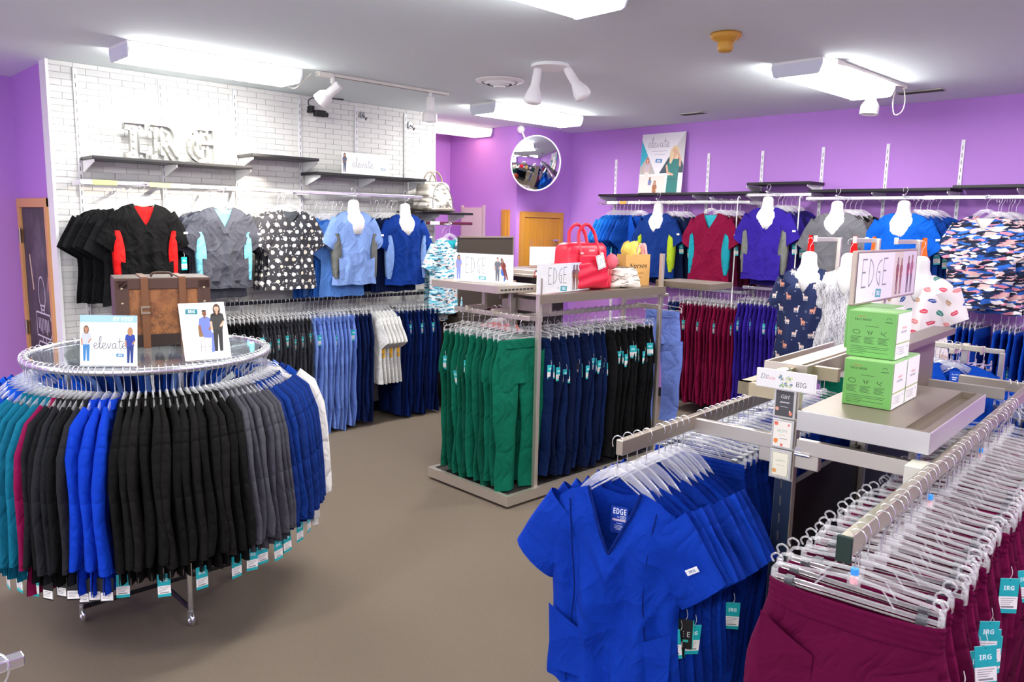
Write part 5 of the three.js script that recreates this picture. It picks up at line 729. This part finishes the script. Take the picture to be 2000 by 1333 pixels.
{ // boxes of masks
  const green = mats.get('maskbox') || new THREE.MeshStandardMaterial({ roughness: .4, map: canvas(512, 512, (g, w, h) => { g.fillStyle = '#70b458'; g.fillRect(0, 0, w, h); squig(g, 90, 62, 90, 26, '#b7683a', 7); g.fillStyle = '#24481c'; g.font = 'bold 34px sans-serif'; g.fillText('FACE MASK', 60, 100); g.beginPath(); g.arc(432, 74, 22, Math.PI, 0); g.lineWidth = 5; g.strokeStyle = '#24481c'; g.stroke(); g.fillRect(394, 98, 80, 8); g.fillRect(180, 160, 150, 5); g.lineWidth = 6; for (let i = 0; i < 3; i++) { const x = 90 + i * 150; g.beginPath(); if (i === 0) g.ellipse(x, 234, 40, 24, .1, 0, 7); else if (i === 1) { g.moveTo(x - 30, 214); g.lineTo(x - 10, 254); g.lineTo(x - 10, 216); g.moveTo(x + 30, 214); g.lineTo(x + 12, 254); g.lineTo(x + 10, 216); } else { g.moveTo(x - 24, 214); g.lineTo(x - 30, 236); g.lineTo(x - 6, 246); g.lineTo(x + 26, 210); g.moveTo(x - 4, 246); g.lineTo(x + 20, 262); } g.stroke(); for (let k = 0; k < 6; k++) g.fillRect(x - 58, 286 + k * 14, 116 - (k * 17) % 40, 5); } for (let k = 0; k < 5; k++) g.fillRect(36, 396 + k * 20, [420, 400, 180, 410, 150][k], 5); }) });
  const white = new THREE.MeshStandardMaterial({ roughness: .4, map: canvas(512, 512, (g, w, h) => { g.fillStyle = '#f5f5f1'; g.fillRect(0, 0, w, h); g.fillStyle = '#d07a52'; g.textAlign = 'center'; squig(g, 180, 178, 150, 50, '#d07a52', 8); g.fillStyle = '#555'; g.font = 'bold 40px sans-serif'; g.fillText('FACE MASK', w / 2, 226); g.fillStyle = '#9aba48'; g.fillRect(0, 330, w, 14); g.strokeStyle = '#999'; g.lineWidth = 6; g.strokeRect(60, 380, 50, 70); g.fillStyle = '#aaa'; for (let k = 0; k < 4; k++) g.fillRect(140, 384 + k * 24, 190, 8); g.strokeStyle = '#555'; g.beginPath(); g.moveTo(400, 400); g.lineTo(430, 380); g.lineTo(460, 404); g.stroke(); }) });
  const lime = mat('#8fbf78', 0.4), W = .158, Hh = .158, D = .152;
  const maskBox = (x, y, z, label, turn = 0) => { const t = thing('mask_box', label, 'box', at(x, y, z), TH + turn); part('carton', rbox(W - .001, Hh - .001, D - .001, 0, Hh / 2, 0, .002, 1), lime, t); part('front_print', new THREE.PlaneGeometry(W - .006, Hh - .006).translate(0, Hh / 2, D / 2 + .0008), green, t); part('side_print', new THREE.PlaneGeometry(D - .004, Hh - .004).rotateY(Math.PI / 2).translate(W / 2 + .0008, Hh / 2, 0), white, t); part('lid_flap', rbox(W - .004, .002, D - .004, 0, Hh, 0, .001, 1), lime, t); };
  maskBox(.172, 1.331, -.26, 'green mask box at the front of the tray shelf');
  maskBox(.172, 1.331, -.416, 'mask box behind the front one, its white side showing');
  maskBox(.158, 1.491, -.31, 'green mask box on top of the stack', -.02);
  maskBox(.02 + .07, 1.491, -.48, 'green mask box peeking out behind the top one', .03);
}
{ // plaque and cards on the post
  const t = thing('plaque', 'white Dream BIG plaque hanging from the steel post', 'plaque', at(-.002, 1.4, .075), TH);
  part('board', rbox(.196, .062, .012, 0, .031, 0, .002), mat('#e8e6e1', 0.5), t);
  part('print', new THREE.PlaneGeometry(.19, .056).translate(0, .031, .0066), printMat(760, 224, (g, w, h) => { g.fillStyle = '#efede9'; g.fillRect(0, 0, w, h); g.textAlign = 'left'; g.font = 'italic 92px serif'; g.fillStyle = '#8b909a'; g.fillText('Dr', 40, 120); g.fillStyle = '#e08080'; g.font = 'italic 56px serif'; g.fillText('eam', 134, 120); const q = rng(23); for (let i = 0; i < 40; i++) { g.fillStyle = ['#c9d39a', '#8fb28a', '#e6dfa6', '#7d93a8'][i % 4]; blob(g, 300 + q() * 170, 40 + q() * 150, 6 + q() * 16, 7, q, .4); } g.fillStyle = '#2b2b2e'; g.font = '88px sans-serif'; g.fillText('BIG', 520, 170); }), t);
  part('hook', tube([[0, .062, -.004], [0, .07, -.02], [0, .05, -.045]], .003, 8, 6), CHROME, t);
  const card = (y, label, bg, draw) => { const c = thing('magnet_card', label, 'card', at(-.018, y, .03), TH); part('sleeve', rbox(.074, .1, .004, 0, .05, 0, .004), mat('#c9c9c6', 0.25, 0.2), c); part('print', new THREE.PlaneGeometry(.06, .086).translate(0, .05, .0026), printMat(240, 344, (g, w, h) => { g.fillStyle = bg; g.fillRect(0, 0, w, h); draw(g, w, h); }), c); };
  const fl = (g, pts, cs) => pts.forEach(([x, y, r], i) => { g.fillStyle = cs[i % cs.length]; blob(g, x, y, r, 9, rng(i + 5), .2); });
  card(1.294, 'dark chalk style card, top of three on the post', '#4b4a4c', (g, w) => { g.fillStyle = '#e6e6e6'; g.font = 'italic 64px serif'; g.textAlign = 'center'; g.fillText('Girl', w / 2, 100); squig(g, 60, 165, 120, 44, '#e6e6e6', 9); squig(g, 70, 220, 100, 22, '#e6e6e6', 10); fl(g, [[24, 250, 26], [210, 300, 24], [200, 270, 14]], ['#e0a48c', '#e88a66', '#f0c8b0']); });
  card(1.19, 'cream HOPE card with orange flowers, middle of three', '#f3ecdd', (g, w) => { g.fillStyle = '#a9c2a8'; g.font = '56px sans-serif'; g.textAlign = 'center'; g.fillText('HOPE', w / 2, 150); g.fillStyle = '#444'; g.font = 'bold 30px sans-serif'; squig(g, 90, 240, 90, 26, '#444', 11); squig(g, 80, 190, 90, 20, '#c9b9a0', 12); fl(g, [[30, 36, 28], [200, 40, 18], [40, 270, 34], [120, 320, 20]], ['#e8705a', '#ea8a8a', '#ef8b3a', '#e06a4a']); });
  card(1.086, 'pale green card with rounded border, lowest of three', '#f0ead2', (g, w, h) => { g.strokeStyle = '#555'; g.lineWidth = 6; g.strokeRect(12, 12, w - 24, h - 24); squig(g, 60, 130, 120, 44, '#b7c79a', 13); squig(g, 70, 190, 100, 26, '#cfc9a8', 14); fl(g, [[44, 270, 30]], ['#e8a45a']); });
}

// ---------------------------------------------------------------- chalkboard door, mirror, counter
{
  const t = thing('chalkboard', 'chalkboard in a pine frame on alcove wall, far left', 'chalkboard', [-7.115, .5, -1.63], 0), w = .9, h = 1.53;
  part('board', rbox(w - .1, h - .1, .012, 0, h / 2, .008, .002), new THREE.MeshStandardMaterial({ roughness: .9, map: canvas(512, 900, (g, W, H) => { g.fillStyle = '#4b4048'; g.fillRect(0, 0, W, H); const q = rng(77); for (let i = 0; i < 120; i++) { g.fillStyle = `rgba(200,190,200,${.02 + q() * .03})`; blob(g, q() * W, q() * H, 30 + q() * 70, 9, q, .4); } g.strokeStyle = '#d9d5da'; g.lineWidth = 8; g.strokeRect(270, 500, 60, 400); g.beginPath(); g.ellipse(300, 440, 60, 84, 0, 0, 7); g.stroke(); const arrow = (y, d) => { g.fillStyle = '#4b4048'; g.beginPath(); if (d > 0) { g.moveTo(170, y); g.lineTo(420, y); g.lineTo(480, y + 60); g.lineTo(420, y + 120); g.lineTo(170, y + 120); } else { g.moveTo(440, y); g.lineTo(200, y); g.lineTo(140, y + 60); g.lineTo(200, y + 120); g.lineTo(440, y + 120); } g.closePath(); g.fill(); g.stroke(); for (let i = 0; i < 7; i++) { g.strokeRect(210 + i * 30, y + 30, 3, 50 + (i % 3) * 10); } }; arrow(540, 1); arrow(690, -1); g.strokeStyle = '#dcc9a0'; g.lineWidth = 20; g.beginPath(); g.moveTo(110, 250); g.lineTo(150, 430); g.stroke(); g.strokeStyle = '#c98a80'; g.lineWidth = 14; g.beginPath(); g.moveTo(440, 350); g.lineTo(420, 420); g.stroke(); }) }), t);
  part('frame', [rbox(.07, h, .035, -w / 2 + .035, h / 2, .018), rbox(.07, h, .035, w / 2 - .035, h / 2, .018), rbox(w, .07, .036, 0, h - .035, .019), rbox(w, .07, .036, 0, .035, .019)], PINE, t);
  for (const y of [1.23, .47]) part('hinge', [rbox(.05, .11, .01, -w / 2 + .06, y, .04, .002), cyl(.009, .009, .12, -w / 2 + .09, y, .042, 10)], mat('#b8ab94', 0.35, 0.8), t);
  const m = thing('convex_mirror', 'round convex security mirror hanging at the purple corner', 'mirror', [-6.2, 2.575, -6.33], Math.atan2(.93, .37)); m.rotation.order = 'YXZ'; m.rotation.x = .14;
  const rings = []; for (let k = 0; k <= 14; k++) { const a = k / 14, r = .295 * a; rings.push(ring(0, 0, 0, 1, 1, 56, (_, A) => [Math.cos(A) * Math.max(r, .0005), Math.sin(A) * Math.max(r, .0005), .075 * (1 - a * a)])); }
  part('dome', loft(rings), new THREE.MeshStandardMaterial({ color: '#eef0f2', metalness: 1, roughness: 0.015, side: THREE.DoubleSide }), m); part('rim', new THREE.TorusGeometry(.299, .007, 12, 64), mat('#e9dff0', 0.4), m); part('back', cyl(.3, .27, .04, 0, 0, -.022, 48, 'z'), WHITE, m);
  const inv = (x, y, z) => { m.updateMatrixWorld(); return m.worldToLocal(V3(x, y, z)); }, A = inv(-6.49, 2.965, -6.37), B = inv(-6.27, 2.62, -6.37);
  part('bracket', [new THREE.TubeGeometry(new THREE.LineCurve3(A, B), 1, .011, 10), new THREE.TubeGeometry(new THREE.LineCurve3(B, V3(0, 0, -.03)), 1, .014, 10), new THREE.SphereGeometry(.024, 14, 10).translate(B.x, B.y, B.z), new THREE.SphereGeometry(.045, 16, 12).translate(A.x, A.y, A.z)], WHITE, m);
  const c = thing('checkout_counter', 'dark brown checkout counter with tall back board, by corridor', 'counter'); part('back_board', rbox(.04, .8, .74, -6.0, 1.37, -5.42, .006), mat('#443b32', 0.55), c); part('edge', [box2(-6.025, -5.975, 1.76, 1.775, -5.79, -5.05), box2(-6.025, -5.975, .97, 1.775, -5.795, -5.785)], mat('#8a7c70', 0.5), c); part('cabinet', rbox(.5, .97, .76, -6.2, .485, -5.42, .006), mat('#3b332c', 0.55), c); part('worktop', rbox(.5, .04, 1.1, -5.95, 1.42, -6.12, .008), mat('#8d8a8c', 0.5), c); part('worktop_base', rbox(.42, 1.4, .5, -6.0, .7, -6.15, .004), mat('#2a2522', 0.6), c);
  const p = thing('paper_holder', 'white blank sheet in clear stand before the oak door', 'sign', [-5.85, 1.441, -6.12], 1.3); part('sheet', rbox(.34, .2, .003, 0, .13, 0, .001, 1), mat('#fbfbfa', 0.6), p); part('holder', [rbox(.36, .3, .003, 0, .16, .004, .001, 1), rbox(.36, .004, .1, 0, .004, 0, .001, 1)], ACRYLIC, p);
}

// ---------------------------------------------------------------- on the ceiling
const SPOTW = mat('#f4f3ee', 0.35);
function spotHead(p, dir, label, lit) { // cylinder with a wider bell, on a stem below the track
  const t = thing('spotlight', label, 'spotlight', p); part('stem', [cyl(.017, .02, .05, 0, -.025, 0, 14), cyl(.008, .008, .05, 0, -.065, 0, 10)], SPOTW, t);
  const g = new THREE.Group(); g.name = 'head'; g.position.set(0, -.1, 0); g.quaternion.setFromUnitVectors(V3(0, -1, 0), V3(...dir).normalize()); t.add(g);
  const pr = [[.001, .07], [.03, .07], [.036, .062], [.036, -.035], [.05, -.055], [.062, -.075], [.064, -.135], [.058, -.137], [.056, -.08], [.03, -.05]].map(a => new THREE.Vector2(...a));
  part('shell', new THREE.LatheGeometry(pr, 28), SPOTW, g); part('lamp', new THREE.SphereGeometry(.05, 20, 12).scale(1, .5, 1).translate(0, -.118, 0), lit ? new THREE.MeshStandardMaterial({ color: '#fff', emissive: '#fff4e2', emissiveIntensity: 3 }) : mat('#e9e8e2', 0.2), g);
  if (lit) { const d = V3(...dir).normalize(), s = new THREE.SpotLight('#fff2df', lit, 6, .7, .6); s.position.set(p[0] + d.x * .16, p[1] - .1 + d.y * .16, p[2] + d.z * .16); s.target.position.set(s.position.x + d.x, s.position.y + d.y, s.position.z + d.z); s.castShadow = true; scene.add(s, s.target); }
}
{
  const tr = (label, x, z0, z1, y = CEIL) => { const t = thing('lighting_track', label, 'track', [x, y, (z0 + z1) / 2]); part('rail', rbox(.036, .022, Math.abs(z1 - z0), 0, -.012, 0, .003), OFFWHITE, t); part('groove', [box(.004, .002, Math.abs(z1 - z0) - .05, -.007, -.0235, 0), box(.004, .002, Math.abs(z1 - z0) - .05, .007, -.0235, 0)], mat('#8a8478', 0.5), t); part('feed_box', rbox(.06, .034, .12, 0, -.018, Math.abs(z1 - z0) / 2 - .07, .004), OFFWHITE, t); part('end_cap', rbox(.042, .028, .02, 0, -.013, -Math.abs(z1 - z0) / 2, .003), OFFWHITE, t); };
  tr('long white lighting track on ceiling left of centre', -5.4, -3.14, -4.4); tr('short white lighting track beside the right ceiling light', -2.36, -5.12, -6.36);
  spotHead([-5.4, CEIL - .024, -3.28], [-.62, -.62, .5], 'lit white spotlight at the near end of long track', 6);
  spotHead([-5.4, CEIL - .024, -4.22], [-.1, -1, -.03], 'white spotlight at the far end of the long track', 0);
  spotHead([-2.42, CEIL - .024, -5.93], [-.05, -1, .1], 'white spotlight hanging from the short right track', 0);
  const c1 = thing('power_cord', 'white cord between left ceiling light and long track', 'cord'); part('cord', tube([[-5.4, 2.985, -3.1], [-5.45, 2.93, -3.06], [-5.6, 2.9, -3.08], [-5.75, 2.93, -3.1], [-5.82, 3.0, -3.12]], .004, 24, 6), OFFWHITE, c1); part('plug', rbox(.02, .02, .03, -5.82, 3.0, -3.12), OFFWHITE, c1);
  const c2 = thing('power_cord', 'white cord dangling from the short right track', 'cord'); part('cord', tube([[-2.36, 2.99, -6.35], [-2.35, 2.9, -6.37], [-2.36, 2.82, -6.36], [-2.4, 2.79, -6.33], [-2.41, 2.86, -6.3], [-2.4, 2.93, -6.28]], .004, 24, 6), OFFWHITE, c2); part('plug', rbox(.018, .03, .018, -2.4, 2.945, -6.28), OFFWHITE, c2);
  const f = thing('flood_light', 'white twin flood lamp on round ceiling plate', 'spotlight', [-3.9, CEIL, -4.1]); part('plate', cyl(.13, .14, .022, 0, -.011, 0, 40), WHITE, f);
  for (const [x, z, dx, dz] of [[-.07, .05, -.12, .1], [.09, -.07, .55, -.35]]) { const g = new THREE.Group(); g.name = 'lamp_head'; g.position.set(x, -.022, z); g.quaternion.setFromUnitVectors(V3(0, -1, 0), V3(dx, -1, dz).normalize()); f.add(g); const pr = [[.001, 0], [.026, 0], [.03, -.03], [.032, -.12], [.04, -.14], [.058, -.19], [.06, -.225]].map(a => new THREE.Vector2(...a)); part('socket', new THREE.LatheGeometry(pr, 28), WHITE, g); part('lamp', new THREE.SphereGeometry(.059, 24, 14).scale(1, .42, 1).translate(0, -.226, 0), mat('#f4f4f0', 0.12), g); }
  const s = thing('smoke_detector', 'smoke detector under a yellow dust cover on ceiling', 'detector', [-2.52, CEIL, -4.09]); part('base', new THREE.LatheGeometry([[.001, 0], [.085, 0], [.088, -.016], [.075, -.032], [.045, -.045], [.04, -.05]].map(a => new THREE.Vector2(...a)), 36), mat('#d9a03a', 0.5), s); part('cover', new THREE.LatheGeometry([[.04, -.045], [.045, -.06], [.043, -.085], [.036, -.1], [.001, -.104]].map(a => new THREE.Vector2(...a)), 36), mat('#dba63f', 0.45), s); part('tether', tube([[.08, -.02, 0], [.07, -.05, .01], [.045, -.06, 0]], .003, 10, 6), mat('#e3c079', 0.5), s);
  const v = thing('ceiling_vent', 'round white air diffuser on the ceiling', 'vent', [-4.61, CEIL, -4.28]); for (const [r0, r1, y0, y1] of [[.14, .19, -.002, -.02], [.1, .135, -.006, -.034], [.06, .095, -.012, -.044]]) part('ring', new THREE.LatheGeometry([[r1, y0], [r1 - .006, y0 - .008], [r0, y1]].map(a => new THREE.Vector2(...a)), 44), WHITE, v); part('throat', cyl(.13, .13, .003, 0, -.002, 0, 36), mat('#55555a', 0.7), v); part('hub', cyl(.05, .045, .012, 0, -.05, 0, 28), WHITE, v);
  const lv = (label, x, z, w) => { const t = thing('ceiling_vent', label, 'vent', [x, CEIL, z]); part('frame', [rbox(w, .01, .012, 0, -.006, -.05), rbox(w, .01, .012, 0, -.006, .05), rbox(.012, .01, .1, -w / 2, -.006, 0), rbox(.012, .01, .1, w / 2, -.006, 0)], mat('#b9b7b4', 0.5), t); part('throat', box(w - .02, .003, .09, 0, -.003, 0), mat('#1e1a1c', 0.8), t); for (let i = 0; i < 4; i++) { const b = part('vane', box(w - .02, .002, .02, 0, 0, 0), mat('#6a6566', 0.6), t); b.position.set(0, -.009, -.033 + i * .022); b.rotation.x = .6; } };
  lv('narrow dark air vent by the purple wall, right of mirror', -4.43, -6.68, .26); lv('narrow dark air vent at the end of the short track', -2.36, -6.7, .34);
  const cam = thing('security_camera', 'black security camera on brick wall below the spotlight', 'camera'); part('body', rbox(.06, .055, .11, -6.41, 2.85, -3.76, .012).rotateZ(0), BLACK, cam); part('lens', cyl(.019, .022, .02, -6.4, 2.845, -3.82, 20, 'z'), mat('#3a3c42', 0.15, 0.4), cam); part('mount', [rbox(.07, .06, .04, -6.46, 2.885, -3.7, .008), cyl(.014, .014, .06, -6.48, 2.87, -3.7, 12, 'x')], BLACK, cam); part('cable', tube([[-6.46, 2.9, -3.69], [-6.47, 2.95, -3.68], [-6.46, 2.985, -3.72], [-6.43, 2.995, -3.85], [-6.4, 3.0, -4.0]], .005, 24, 6), BLACK, cam);
  for (const [z, y, l] of [[-4.27, 2.9, 'small metal display hook high on the brick wall, fifth strip'], [-4.83, 2.86, 'small metal display hook high on the brick wall, last strip']]) { const h = thing('display_hook', l, 'hook', [LEFT + .012, y, z], Math.PI / 2); part('plate', rbox(.05, .06, .006, 0, 0, .006, .002), mat('#8a8a8e', 0.4, 0.6), h); part('prong', tube([[0, .0, .008], [0, -.03, .05], [0, -.05, .06], [0, -.03, .08]], .006, 14, 6), mat('#77777b', 0.4, 0.6), h); }
}
renderer.render(scene, camera);
